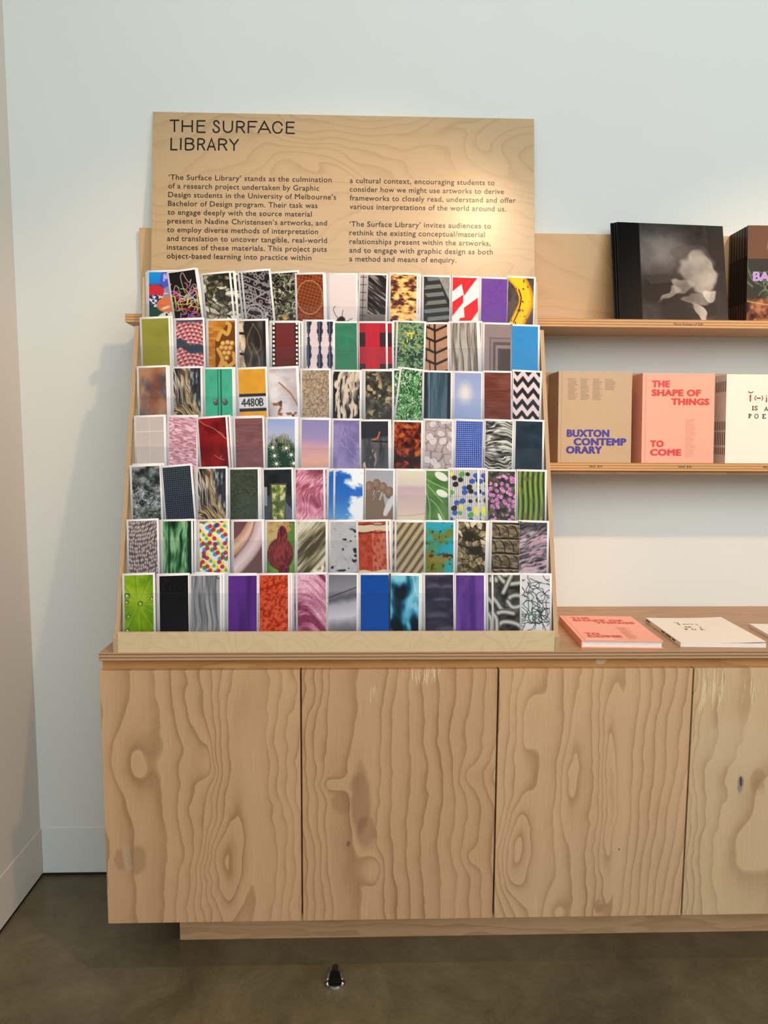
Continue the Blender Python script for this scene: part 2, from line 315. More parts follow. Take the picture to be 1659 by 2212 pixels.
def N(sx, sy, s, o=3, x=None, y=None):
    x = X if x is None else x; y = Y if y is None else y
    t = 0; a = 1.; tot = 0
    for k in range(o):
        t = t+a*VN(x*sx*2**k+k*17.3, y*sy*2**k+k*9.7, s+k*31); tot += a; a *= .55
    return np.clip((t/tot-.5)*1.7+.5, 0, 1)
def RP(t, *st):
    xs = [a for a, _ in st]; cs = [CC(c) for _, c in st]
    return np.stack([np.interp(t, xs, [c[k] for c in cs]) for k in range(3)], -1)
def EL(cx, cy, rx, ry, rot=0, soft=.06):
    c, s = math.cos(rot), math.sin(rot); u = (X-cx)*c+(Y-cy)*s; v = -(X-cx)*s+(Y-cy)*c
    return SS(1+soft, 1-soft, np.hypot(u/rx, v/ry))
def PG(*pts):
    m = np.zeros(X.shape, bool); n = len(pts)
    for i in range(n):
        (x1, y1), (x2, y2) = pts[i], pts[(i+1) % n]
        if y1 == y2: continue
        m ^= ((Y >= min(y1, y2)) & (Y < max(y1, y2)) & (X < x1+(Y-y1)*(x2-x1)/(y2-y1)))
    return m.astype(float)
def LD(pts):
    d = np.full(X.shape, 9.)
    for (x1, y1), (x2, y2) in zip(pts[:-1], pts[1:]):
        dx, dy = x2-x1, y2-y1; q = dx*dx+dy*dy+1e-9
        t = np.clip(((X-x1)*dx+(Y-y1)*dy)/q, 0, 1); d = np.minimum(d, np.hypot(X-x1-t*dx, Y-y1-t*dy))
    return d
def LN(pts, w): return SS(w/2+.009, w/2-.009, LD(pts))
def VO(sx, sy, s, x=None, y=None, j=1.):
    x = (X if x is None else x)*sx; y = (Y if y is None else y)*sy
    r = np.random.RandomState(s); tab = .5+(r.rand(64, 64, 3)-.5)*np.array([j, j, 1])
    xi = np.floor(x).astype(int); yi = np.floor(y).astype(int)
    d1 = np.full(x.shape, 9.); d2 = d1.copy(); idn = np.zeros(x.shape)
    for a in (-1, 0, 1):
        for b in (-1, 0, 1):
            t = tab[(xi+a) & 63, (yi+b) & 63]
            d = np.hypot(xi+a+t[..., 0]-x, yi+b+t[..., 1]-y); nw = d < d1
            d2 = np.where(nw, d1, np.minimum(d2, d)); idn = np.where(nw, t[..., 2], idn); d1 = np.where(nw, d, d1)
    return d1, d2, idn
def RNG(s): return np.random.RandomState(s)
def CURVE(pts, n=10):
    o = []; p = [pts[0]]+list(pts)+[pts[-1]]
    for i in range(1, len(p)-2):
        for k in range(n):
            t = k/n; q = []
            for c in (0, 1):
                a, b, g, e = (p[i+j][c] for j in (-1, 0, 1, 2))
                q.append(.5*(2*b+(g-a)*t+(2*a-5*b+4*g-e)*t*t+(3*b-a-3*g+e)*t**3))
            o.append(tuple(q))
    return o+[pts[-1]]
def loops(im, n, cols, s, box, w, ln=5, step=.16):
    r = RNG(s)
    for i in range(n):
        p = [(r.uniform(box[0], box[2]), r.uniform(box[1], box[3]))]; a = r.uniform(0, 6.3)
        for k in range(ln):
            a += r.uniform(-1.5, 1.5); p.append((p[-1][0]+step*math.cos(a), p[-1][1]+step*math.sin(a)))
        im = MX(im, cols[i % len(cols)], LN(CURVE(p, 5), w))
    return im
def plain(c, v=.04, sx=3, sy=3, s=1): return FILL(c)*(1+v*(N(sx, sy, s)[..., None]-.5)*2)
def strands(s, sx, sy, ang, warp=.25, st=()):
    w = (N(1.6, 1.3, s+5, 2)-.5)*warp; c, q = math.cos(ang), math.sin(ang)
    u = X*c+Y*q+w; v = -X*q+Y*c+w*.5
    return N(sx, sy, s, 3, u, v)
PIC = {}
def pic(f): PIC[f.__name__] = f; return f
# --- top row
@pic
def pebbles():
    im = RP(Y, (0, '1490dd'), (.42, '1a7cc8'), (.5, '20304a'), (1.2, '24483c'), (2, '1c4236'))
    im = MX(im, '4a50b8', EL(.8, .28, .38, .42)); im = MX(im, 'a9aee8', EL(.8, .28, .3, .35)*SS(.55, .75, N(6, 5, 3)))
    im = MX(im, '8c8299', EL(.85, .82, .42, .3)); im = MX(im, 'd6ccd6', EL(.85, .84, .35, .2)*SS(.6, .7, N(4, 9, 8)))
    im = MX(im, 'c02c38', EL(.22, .72, .34, .27)); im = MX(im, '2a3250', EL(.2, 1.05, .38, .22)); im = MX(im, 'd4d8ea', EL(.2, 1.05, .38, .22)*SS(.5, .6, N(9, 9, 4)))
    im = MX(im, 'cf7047', EL(.78, 1.2, .5, .3)); im = MX(im, 'f0c8a0', EL(.62, 1.3, .17, .05, -.3, .5))
    return MX(MX(im, 'd8d8cc', EL(.72, 1.78, .45, .33)), '20201c', EL(.72, 1.78, .43, .31)*SS(.3, .24, VO(6, 6, 5)[0]))
@pic
def scribble():
    im = FILL('17100e')
    for p in (((.1, 1.35), (.1, .75), (.2, .5), (.3, .7), (.28, 1.2)), ((.5, .8), (.42, .25), (.52, .06), (.62, .3), (.72, .45), (.8, .35), (.7, .6)), ((.6, .9), (.85, .55), (.95, .7), (.9, 1.5))): im = MX(im, 'b9aca0', LN(CURVE(p), .025))
    return loops(im, 44, ['e0c020', '70a030', 'd03050', 'e070c0', 'd8b8d8', 'd05020', '90c0b0', '8060d0'], 6, (.2, .75, .9, 1.75), .03, 4, .15)
@pic
def rocks():
    xx = X+.12*N(4, 4, 2); yy = Y+.12*N(4, 4, 3); d1, d2, i = VO(3.2, 4.4, 11, xx, yy); a = N(9, 8, 11, 4)
    im = RP(.55*i+.45*a+.15*(d1 < .3), (.1, '2a271a'), (.4, '6c6650'), (.65, 'a8a08a'), (.95, 'dcd6c6')); im = MX(im, '191710', SS(.13, .03, d2-d1))
    k = np.clip(SS(.95, .35, Y)*SS(.15, .5, X)*1.2, 0, 1); im = MX(im, '3a3618', k*SS(.35, .6, N(3, 3, 7))); return MX(im, '1c1a12', SS(.55, .7, N(3, 4, 19))*SS(1.5, 1.0, Y)*.8)
@pic
def lattice():
    im = FILL('1c1716'); u = X+.25*Y
    for k in range(9): im = MX(im, '8f8789', LN([(-.2, .55*k/2), (1.2, .55*k/2+.7)], .045))
    d1, d2, i = VO(5, 5, 8, X+Y*.3, Y-X*.3); im = MX(im, '8b8385', SS(.16, .05, np.abs(d1-.3)))
    for k in range(6): im = MX(im, '8f8789', LN(CURVE([(.1, 1.1), (.3+.12*k, 1.0-.05*k), (.2+.2*k, .5+.1*k)]), .04))
    for r in (.3, .42): im = MX(im, 'a59c9e', SS(.035, .015, np.abs(np.hypot(X-.3, Y-1.6)-r)))
    return MX(im, 'b0a8a8', LN(CURVE([(.2, 2), (.6, 1.75), (.85, 1.4), (.98, .9)]), .09)*SS(.4, .6, N(22, 22, 4, 1)))
@pic
def lichen():
    im = RP(N(5, 5, 21, 4), (.3, '100f0c'), (.7, '3a3728'))
    m = np.minimum(1, EL(.35, .5, .6, .5, 0, .5)+EL(.6, 1.2, .5, .45, 0, .5)+.25)
    for q, c in ((31, 'bdbb9a'), (32, 'e2e0c4'), (33, '8d8c66')):
        a = N(5, 5, q, 3); im = MX(im, c, SS(.05, .015, np.abs(a-.5))*m)
    return MX(im, 'c9a25a', SS(.72, .8, N(9, 9, 3))*SS(1.3, 1.7, Y))
@pic
def waffle():
    b = RP(N(6, 6, 4), (.2, '561a08'), (.8, '7e3413')); g = np.maximum(SS(.75, .95, np.cos((X*.96+Y*.3)*50)), SS(.75, .95, np.cos((Y*.96-X*.3)*50)))
    im = MX(b, 'a85c2a', g*.75); c = EL(.48, .85, .48, .62, 0, .01); im = MX(im, '6a2c10', c*.8); im = MX(im, 'a8632f', c*g*.7)
    return MX(im, 'c98a4a', SS(.035, .015, np.abs(np.hypot((X-.48)/.48, (Y-.85)/.62)-1)))
@pic
def fly():
    im = RP(Y, (0, 'ded2d0'), (2, 'd5c6c6')); im = MX(im, '1c1210', EL(.42, 1.72, .16, .2, .5, .12)); im = MX(im, '5a3a22', EL(.36, 1.85, .14, .12))
    for p in (((.3, 1.6), (.14, 1.3), (.22, 1.15)), ((.45, 1.6), (.5, 1.3)), ((.55, 1.75), (.85, 1.6)), ((.55, 1.9), (.85, 1.95)), ((.2, 1.9), (.05, 1.7))): im = MX(im, '2b1d18', LN(CURVE(p), .02))
    return im
@pic
def curtain():
    im = RP(Y, (0, 'b8b0ae'), (1.3, '8a8382'), (1.5, '6a6462'), (2, '4a4442')); w = N(2, 12, 5, 3, X, Y-X*.7)
    im = np.where((X > .3)[..., None] & (Y < 1.45)[..., None], RP(w, (.3, '120e0d'), (.6, '2b2524'), (.85, '8d8583')), im)
    return MX(im, '3a3432', np.maximum(SS(.02, .008, np.abs(X-.12)), SS(.02, .008, np.abs(Y % .28-.1)))*(X < .25))
@pic
def gold():
    return RP(N(5, 9, 6, 4)+.06*np.sin(Y*40), (.3, '4a2328'), (.45, '8a5030'), (.55, 'd09a4e'), (.8, 'f2cd84'))
@pic
def tire():
    im = RP(N(8, 8, 3), (.2, '7c7c78'), (.8, '979590')); k = PG((0, 0), (.55, 0), (1, .9), (1, 2), (0, 2)); im = MX(im, '24262a', k)
    t = (Y+.12*X) % .3; return MX(im, '6f7470', k*SS(.17, .13, np.abs(t-.12)*2)*SS(.05, .12, X-.08*np.sin(Y*9))*(X < .55+.35*Y))
@pic
def redwhite():
    im = plain('eee6e4', .02)
    for p in (((0, 0), (.95, 0), (.45, .7), (.35, .25), (0, .55)), ((0, .95), (.42, .65), (.42, .95), (0, 1.5)), ((.45, 1.15), (.97, .75), (1, 1.25), (.55, 1.9), (.15, 2), (.3, 1.55), (.48, 1.5))): im = MX(im, 'e0222c', PG(*p))
    return im
@pic
def purple(): return plain('6a3f97', .05, 12, 16, 5)
@pic
def banana():
    im = RP(N(4, 4, 2), (.2, '3a2f2c'), (.8, '5a4a46')); c = CURVE([(.2, -.1), (.55, .3), (.72, .9), (.5, 1.5), (.2, 2.1)]); d = LD(c)
    im = MX(im, 'c98a10', SS(.3, .27, d)); im = MX(im, 'f4c21c', SS(.26, .16, LD([(x-.03, y) for x, y in c])))
    im = MX(im, '3a1c08', LN(CURVE([(.42, .45), (.52, .8), (.42, 1.3), (.25, 1.7)]), .035+.02*N(9, 9, 4)))
    return MX(im, '4a2810', SS(.3, .27, d)*SS(.86, .9, N(12, 9, 14, 2)))
# --- second row
@pic
def olive(): return plain('8c8838', .04, 2, 2, 3)
@pic
def scales():
    u = X+.18*Y; v = Y+.15*np.sin(X*3); r = np.floor(v*7); a = (u*6+.5*(r % 2)) % 1; b = (v*7) % 1
    im = RP(b+.3*np.cos((a-.5)*6), (0, '6c2c3c'), (.5, 'b86a70'), (1.05, 'f0c0b8'))
    im = MX(im, '3a4250', SS(.2, .12, np.abs(Y-.85-.3*X+.06*np.sin(9*X))/1.0)); return MX(im, '4a4656', SS(.18, .02, Y))
@pic
def carving():
    im = RP(N(3, 14, 4), (.2, 'a8641e'), (.8, 'c98a3c')); k = PG((.25, .75), (.75, .05), (.98, .1), (.98, 2), (.25, 2)); im = MX(im, '6a3c12', k)
    for p in (((.35, .7), (.5, .4), (.7, .5), (.8, .2), (.7, .1)), ((.35, 1.05), (.5, 1.4), (.4, 1.7)), ((.7, 1.7), (.95, 1.5), (.9, 1.2)), ((.4, 1.75), (.6, 1.55), (.7, 1.9))): im = MX(im, 'cf9a4a', LN(CURVE(p), .14))
    for x, y in ((.55, .85), (.72, .82), (.88, .85), (.5, 1.0), (.66, 1.02), (.82, 1.02), (.6, 1.2), (.76, 1.2), (.68, 1.38)): im = MX(MX(im, '8a5420', EL(x, y, .11, .11)), 'e0b468', EL(x-.02, y-.02, .075, .075, 0, .4))
    return im
@pic
def charred():
    im = RP(N(7, 5, 4), (.3, '9b8268'), (.7, 'd8c4a8')); im = MX(im, '1c1a18', SS(.06, .03, np.abs(Y % .75-.45-.1*X))*(X < .3))
    k = SS(.18, .24, X+.04*np.sin(Y*6)); im = np.where((k > .5)[..., None], RP(N(6, 1.5, 9), (.3, '23211f'), (.75, '4c4641')), im)
    for p in (((.55, .1), (.3, .7), (.45, 1.2)), ((.5, .1), (.75, .5), (.8, 1.0), (.6, 1.2)), ((.45, .8), (.7, 1.3), (.75, 1.9)), ((.5, 1.1), (.3, 1.9))): im = MX(im, '8a6444', LN(CURVE(p), .035)*.8)
    return MX(im, '191817', SS(.86, .9, X))
@pic
def film():
    im = RP(Y, (0, '6a2c2c'), (1, '6b2320'), (2, '501814')); im = MX(im, '2c1210', np.maximum(SS(.16, .13, X), SS(.84, .87, X)))
    return MX(im, 'f0e4dc', ((np.abs(np.abs(X-.5)-.43) < .035) & (Y % .165 < .085)).astype(float))
@pic
def balusters():
    im = plain('dcc8cc', .03)
    for cx, ph in ((.08, .3), (.5, 0), (.88, .1)):
        w = .07+.035*np.sin(Y*5.2+ph*6)+.012*np.sign(np.sin(Y*21+ph)); im = MX(im, '20283a', SS(w+.012, w-.012, np.abs(X-cx))); im = MX(im, '6a7890', SS(.03, .0, np.abs(X-cx+.025))*(w > .05))
    return im
@pic
def green(): return MX(plain('33785a', .06, 3, 5, 3), '28604a', np.maximum(SS(.016, .006, np.abs(Y-1.05)), SS(.016, .006, np.abs(Y-1.2))))
@pic
def plaid():
    im = plain('b42234', .06, 20, 2, 4); im = MX(im, '8c1c2c', ((np.abs(X-.1) < .14) | (np.abs(X-.9) < .14)).astype(float)*.4)
    for cx in (.08, .92):
        for cy in (.62, 1.78): im = MX(im, '34222a', ((np.abs(X-cx) < .15) & (np.abs(Y-cy) < .26)).astype(float))
    return im
@pic
def leaves():
    a = N(7, 7, 5, 4); im = RP(a, (.2, '16301f'), (.5, '34563a'), (.75, '6f8a52'))
    im = MX(im, 'd9c95a', SS(.66, .74, N(13, 13, 8, 2))*EL(.5, .7, .35, .5, .3, .5)); return MX(im, '7c9a86', SS(.7, .76, N(20, 20, 9, 1)))
@pic
def tread():
    s = np.where(X < .55, X*.55/.55, (1.1-X))*.45; t = (Y-s) % .42; im = FILL('1a1210')
    m = SS(.04, .07, t)*SS(.40, .37, t)*SS(.02, .05, np.abs(X-.52))*SS(.01, .03, np.abs((X-.2-.12*(np.floor((Y-s)/.42) % 2)))); return MX(im, 'b98a6a', m*(.85+.15*N(20, 20, 3)))
@pic
def planks():
    im = RP(N(14, 1.2, 7, 4), (.2, '6c655c'), (.5, '948c82'), (.8, 'b4aca2')); return MX(im, '3c3630', SS(.02, .006, np.abs((X+.05*np.sin(Y*3)) % .27-.13))*.9)
@pic
def doorframe():
    im = plain('8d7d7e', .03); k = ((X > .2) & (Y > .5)).astype(float); im = MX(im, '6c5e60', k)
    for i, c in enumerate(('857679', '5c4f52', '8a7a7c', '50454a')): im = MX(im, c, ((X > .25+.09*i) & (Y > .55+.12*i)).astype(float))
    return MX(im, '4a3f3c', ((X > .66) & (Y > 1.02)).astype(float))
@pic
def blue():
    im = plain('2f88c6', .03); a = N(5, 5, 5, 2); return MX(im, '4aa0d4', SS(.02, .005, np.abs(a-.5))*EL(.6, 1.2, .35, .9, 0, .5)*.8)
# --- third row
@pic
def rusty():
    im = RP(N(2.5, 1.6, 3, 4), (.2, '4b4a52'), (.45, '6c6264'), (.6, '8a6a58'), (.8, 'a87c60')); return MX(im, '8a4a34', EL(.6, .7, .22, .8, .1, .6)*.6)
@pic
def fur():
    a = strands(4, 30, 2.2, -.25, .5); im = RP(a, (.2, '1c1a1a'), (.5, '5c5550'), (.8, 'c4b8aa'))
    b = EL(.62, 1.0, .16, 1.2, -.25, .6); im = im*(1-b[..., None])+RP(strands(5, 34, 2, -.35, .3), (.2, '6a543c'), (.8, 'e6cc9c'))*b[..., None]
    k = EL(.95, .6, .4, .9, -.2, .5); im = im*(1-.85*k[..., None])+RP(N(14, 4, 6), (.5, '20242c'), (.9, '9aa0a8'))*.85*k[..., None]
    q = SS(1.2, 1.6, Y+X*.3)*(X < .7); return im*(1-q[..., None])+RP(strands(8, 5, 26, .4, .7), (.3, '2c241e'), (.75, 'c0a67e'))*q[..., None]
@pic
def teal():
    im = plain('43a685', .05, 4, 3, 2); 
    for x, w in ((.47, .02), (.58, .03)): im = MX(im, '1c5a48', SS(w, w-.012, np.abs(X-x)))
    for x in (.37, .7): im = MX(MX(im, '1f5a4a', EL(x+.02, 1.19, .1, .11)), '6c6264', EL(x, 1.15, .085, .09)); im = MX(im, 'b0a8a8', EL(x-.02, 1.12, .025, .03))
    return im
@pic
def plate():
    im = plain('d99a30', .05); im = MX(im, '2b2c38', ((Y > .88) & (Y < 1.52)).astype(float)); im = MX(im, 'd8d4d6', ((Y > .99) & (Y < 1.4)).astype(float))
    c = '1c1c22'
    G = {'4': [((.9, 1), (.9, 0), (0, .68), (1.1, .68))], '8': [((.5, .48), (.1, .3), (.2, .05), (.5, 0), (.8, .05), (.9, .3), (.5, .48), (.05, .7), (.2, .97), (.5, 1), (.8, .97), (.95, .7), (.5, .48))], '0': [((.5, 0), (.1, .2), (.02, .5), (.1, .8), (.5, 1), (.9, .8), (.98, .5), (.9, .2), (.5, 0))], 'B': [((0, 0), (0, 1), (.6, 1), (.95, .75), (.6, .48), (0, .48), (.55, .46), (.85, .25), (.55, 0), (0, 0))]}
    for i, ch in enumerate('4480B'):
        for st in G[ch]: im = MX(im, c, LN([(.1+.165*i+a*.12, 1.07+b*.25) for a, b in st], .042))
    return im
@pic
def birch():
    im = RP(N(2, 3, 4), (.2, 'b4aab0'), (.8, 'dcd4d6')); a = N(3, 2.4, 9, 4, X-.3*Y, Y)
    im = MX(im, '3a2c28', SS(.6, .68, a)*np.minimum(1, EL(.1, 1.0, .5, .5, 0, .4)+EL(.5, 1.9, .7, .35, 0, .4)+EL(.2, .1, .5, .3, 0, .4))); im = MX(im, 'a06c48', LN(CURVE([(.35, .5), (.75, .9), (1, 1.35)]), .05)); im = MX(im, '94603e', LN(CURVE([(0, 1.25), (.4, 1.3), (.3, 1.6), (.9, 1.6)]), .1)*SS(.35, .6, N(6, 6, 3)))
    return im
@pic
def sand(): return RP(N(24, 24, 5, 3), (.2, '7e6a56'), (.5, '9f8a74'), (.8, 'b8a48e'))
@pic
def blackbark():
    a = strands(7, 14, 2.2, .06, .2); im = RP(a+.25*(X-.5), (.42, '17171d'), (.5, '32303a'), (.54, 'c0ae9c'), (.8, 'd8c8b6')); k = EL(.62, .5, .3, .8, .1, .4); return im*(1-k[..., None]*.75)+MX(FILL('cbb8a4'), '2a282c', SS(.58, .68, strands(3, 9, 3, .1, .2)))*k[..., None]*.75
@pic
def dryflowers():
    im = RP(N(8, 8, 3, 3), (.2, '26241f'), (.8, '4a473e')); m = np.clip(EL(.3, .5, .3, .5, 0, .6)+EL(.75, .9, .25, .4, 0, .6)+EL(.3, 1.6, .25, .2, 0, .6), 0, 1); return MX(im, 'b79f78', m*SS(.5, .7, N(9, 9, 7, 3)))
@pic
def grass():
    a = strands(3, 26, 7, .5, .9); im = RP(a, (.2, '143c1c'), (.55, '34703a'), (.8, '74a868')); return MX(im, 'd8e4d4', SS(.83, .88, N(30, 26, 6, 1))*.8)
@pic
def darkdoor():
    im = RP(N(12, .8, 3), (.2, '2b4250'), (.8, '4a6272')); im = MX(im, '1c262c', np.maximum(SS(.16, .1, X), SS(.84, .9, X))); return MX(im, '6a8290', SS(.03, .01, np.abs(X-.2)))
@pic
def palesky(): return MX(RP(Y+.2*N(2, 2, 4), (0, '8f9cc8'), (1.1, '9aa8cf'), (2, '8898c6')), 'e2d8d0', EL(.4, .75, .22, .32, 0, .9)*.9)
@pic
def brown(): return MX(RP(N(3, 30, 4), (.1, '5a2a20'), (.9, '7a4030')), '8a5848', EL(.8, .35, .3, .25, 0, .6)*.4)
@pic
def chevron():
    z = np.abs(((X+.06)*2.45) % 1-.5)*.5; return MX(FILL('d8c8cc'), '231f22', (((Y+z+.02) % .415) < .2).astype(float))
# --- fourth row
@pic
def tiles():
    im = plain('c4b6b0', .02); return MX(im, 'ddd4d0', np.maximum(SS(.02, .008, np.abs(Y-.5)), np.maximum(SS(.018, .006, np.abs(X-.48))*.5, SS(.02, .008, np.abs(Y-1.62)))))
@pic
def pinkhair(): return RP(strands(3, 7, 34, .18, .3), (.2, 'a06c7c'), (.5, 'cf9aa8'), (.85, 'efc8d0'))
@pic
def redmarble():
    im = RP(N(3, 3, 3, 4), (.2, '64080e'), (.8, '8c1418'))
    for p in (((.02, .02), (.2, .2), (.55, .38), (.8, .62), (1, .8)), ((.7, .5), (.85, .6), (.9, .75)), ((.5, 1.3), (.7, 1.45), (.85, 1.5)), ((.7, 1.45), (.75, 1.35))): im = MX(im, 'd89a90', LN(CURVE(p), .018)*.9)
    return im
@pic
def mauve(): return RP(N(4, 34, 5), (.1, '6c444a'), (.9, '86585c'))
@pic
def cactus():
    im = RP(Y, (0, '8f9fd0'), (.5, 'a8b0d0'), (2, 'a0a8c8')); im = MX(im, '163a26', EL(.5, 1.5, .62, .85, 0, .1)); r = RNG(3); im = MX(im, '6f6a5c', EL(.5, .85, .52, .3, 0, .3)*SS(.45, .6, N(20, 8, 4)))
    for i in range(26):
        x = r.uniform(0, 1); im = MX(im, 'a8a090', LN([(x, .85), (x+r.uniform(-.14, .14), .85-r.uniform(.2, .45))], .012))
    for cx, cy in ((.2, 1.0), (.68, 1.02), (.26, 1.28), (.86, 1.25), (.33, 1.56), (.95, 1.55), (.4, 1.85)):
        for k in range(9):
            a = k*.7+cx*9; im = MX(im, 'd8d4c0', LN([(cx, cy), (cx+.16*math.cos(a), cy+.14*math.sin(a))], .014))
        im = MX(im, 'f0ece0', EL(cx, cy, .05, .05))
    return im
@pic
def sunset(): return RP(Y+.12*N(2, 2, 3), (0, '8080b0'), (.7, '9a88b4'), (1.1, 'cc9ca4'), (1.5, 'dca898'), (2, 'b8808c'))
def veins(im, c, s, n, w=.012, a=.8):
    r = RNG(s)
    for i in range(n):
        p = [(r.uniform(0, 1), r.uniform(-.1, 1.8))]; t = r.uniform(.6, 1.6)
        for k in range(5): t += r.uniform(-.7, .7); p.append((p[-1][0]+.2*math.cos(t), p[-1][1]+.2*math.sin(t)))
        im = MX(im, c, LN(CURVE(p, 4), w)*a*(.4+.6*N(5, 5, i)))
    return im
@pic
def lavender(): return veins(RP(N(3, 3, 4, 4), (.2, '73689c'), (.8, '8f82b4')), 'd0c8e4', 5, 9)
@pic
def peeling():
    im = RP(N(10, 1.5, 4), (.2, '3c3c42'), (.8, '5c5a60')); im = MX(im, '282a32', SS(.7, .6, Y+.1*X)); im = MX(im, 'b8a690', SS(.5, .6, N(9, 3, 7))*EL(.25, 1.35, .3, .4, 0, .3))
    im = MX(im, 'c06a48', LN(CURVE([(.42, .68), (.6, .6), (.68, .4)]), .05)); im = MX(im, '1e1c20', LN(CURVE([(.4, .72), (.95, .75)]), .05)); return MX(im, '15151a', LN([(.75, .85), (.7, 1.2)], .03))
@pic
def rust(): return RP(N(6, 6, 5, 5), (.25, '200a06'), (.5, '5c1a0c'), (.7, '9a3c18'), (.85, 'b86028'))
@pic
def lace():
    im = plain('b4a4a4', .03); d1, d2, i = VO(2.6, 2.6, 4, X+.12*N(3, 3, 5), Y+.12*N(3, 3, 6)); im = MX(im, '84787a', SS(.10, .04, d2-d1)); im = MX(im, 'd2c4c6', SS(.36, .3, d1)); im = MX(im, '8c8082', SS(.035, .015, np.abs(d1-.36)))
    return MX(im, '988a8c', SS(.03, .01, np.abs(N(4, 4, 8, 2)-.5))*SS(.3, .2, d1))
@pic
def bluedots(): return MX(plain('24409c', .08, 4, 4, 3), 'c6d0ec', SS(.30, .22, np.hypot((X*14+.12) % 1-.5, (Y*14+.12) % 1-.5))*SS(.1, .4, 1.25-X*.4-Y*.25))
@pic
def fibre(): return RP(strands(6, 3, 30, .05, .6), (.2, '1c1c1c'), (.5, '60605c'), (.75, 'b8b8b0'), (.95, 'e0e0d8'))
@pic
def navy(): return RP(N(3, 4, 3), (.1, '16242f'), (.9, '223644'))
# --- fifth row
@pic
def moss():
    im = RP(N(5, 5, 3, 4), (.2, '22262a'), (.5, '4a5050'), (.85, '8a9090'))
    for q in (4, 9, 12, 15): im = MX(im, 'c8ccd0', SS(.035, .008, np.abs(N(4, 4, q, 3)-.5))*SS(.5, .8, Y)*.8)
    k = SS(1.2, 1.6, Y); return im*(1-k[..., None]*.6)+RP(N(14, 14, 8), (.3, '28332c'), (.8, '8a9c8c'))*k[..., None]*.6
@pic
def mesh(): return MX(RP(Y, (0, '46565c'), (2, '464a60')), '161c26', SS(.38, .3, np.maximum(np.abs((X*14+.125) % 1-.5), np.abs((Y*14+.125) % 1-.5))))
@pic
def darkgreen(): return RP(N(26, 26, 3, 3), (.1, '2c3528'), (.9, '475040'))
@pic
def window():
    im = RP(N(3, 3, 2), (.2, '15181a'), (.8, '23282c')); im = MX(im, '39424c', PG((0, .9), (.25, .9), (.2, 2), (0, 2))); im = MX(im, '8a9094', PG((0, .6), (.12, .6), (.12, 1.25), (0, 1.25)))
    im = MX(im, '4a4238', PG((.22, .48), (.82, .48), (.74, 2), (.25, 2))); v = RP(N(8, 7, 5, 4), (.2, '46562a'), (.55, '8a9450'), (.85, 'd0cc98')); k = PG((.28, .54), (.78, .54), (.7, 1.8), (.3, 1.7)); im = im*(1-k[..., None])+v*k[..., None]
    return MX(im, '565c70', PG((.75, 1.1), (1, 1.4), (1, 2), (.76, 2)))
@pic
def pinkfur(): return MX(RP(.6*strands(9, 30, 5, .55, .45)+.4*N(2.2, 3, 14, 2, X-.4*Y, Y), (.15, '8c3c54'), (.5, 'c87c94'), (.85, 'f0c0cc')), '6a2a3c', EL(.75, -.05, .3, .35, .3, .5)*.7)
@pic
def sky():
    a = N(1.6, 2.2, 6, 5, X+.3*Y, Y-.3*X); im = RP(Y, (0, '1c58b4'), (1.0, '2a6cc0'), (2, '6ca4d8')); im = MX(im, 'e8ecf2', SS(.5, .8, a+.55*(X-.45)-.25*(Y-.5)*(Y < .9))); return MX(im, 'e4e8ee', SS(1.2, 1.9, Y)*SS(.4, .6, N(2, 5, 4))*.8)
@pic
def hand():
    im = RP(Y, (0, '9c9ea6'), (2, 'b0b0b4')); sk = '7a6456'
    im = MX(im, sk, PG((0, .75), (.6, .75), (.72, 1.25), (.68, 1.55), (.75, 1.62), (1, 1.2), (1, 2), (0, 2)))
    for x, y, r in ((.14, .62, .22), (.4, .52, .2), (.64, .62, .19), (.86, .78, .2)): im = MX(im, sk, EL(x, y, r*.8, r*1.1)); im = MX(im, '8c7668', EL(x-.03, y-.05, r*.4, r*.5, 0, .6))
    im = MX(im, 'a8a8ae', EL(.31, .85, .04, .2, .25)); im = MX(im, 'a8a8ae', EL(.56, .9, .035, .17, .3)); im = MX(im, 'c8c8c8', EL(.84, 1.22, .1, .4, .45)); return MX(im, '4c3a32', LN(CURVE([(.25, 1.0), (.35, .75), (.33, .6)]), .03))
@pic
def pastel():
    im = RP(Y, (0, 'd8d0bc'), (.5, 'ccc0b4'), (.6, 'bca4ac'), (1.4, 'd0b8ae'), (1.62, 'd8c4b0'), (2, 'c4cc9c')); e = SS(.02, .006, np.abs(Y-1.58+.15*(X-.2)**2)); return MX(im, 'a8987c', e*.8)
@pic
def monstera():
    im = RP(N(3, 3, 3), (.2, '436a34'), (.8, '5c8748'))
    for x, y, rx, ry, ro in ((.55, .2, .26, .13, .5), (.58, .8, .22, .12, .4), (.55, 1.75, .06, .28, -.4)): im = MX(im, 'dcdcd4', EL(x, y, rx, ry, ro))
    for p in (((0, .3), (.4, .5), (1, .75)), ((0, .7), (.15, 1.3), (.1, 2)), ((.15, 1.0), (.45, 1.3), (.8, 2)), ((0, .45), (.6, 1.1))): im = MX(im, '93b47c', LN(CURVE(p), .03))
    return im
@pic
def terrazzo():
    im = plain('dcd8d8', .02); im = MX(im, '34302e', SS(.16, .1, np.abs((X*15) % 1-.5))*.85); d1, d2, i = VO(3.6, 4.2, 12, X, Y, .7); m = SS(.36, .31, d1*(1+.25*np.sin(9*X+7*Y)))
    for k, c in enumerate(('3c58a8', 'e0d840', '2c2c2c', '5c9a50', '3c58a8', '2c2c2c')): im = MX(im, c, m*((i >= k/6) & (i < (k+1)/6)))
    return im
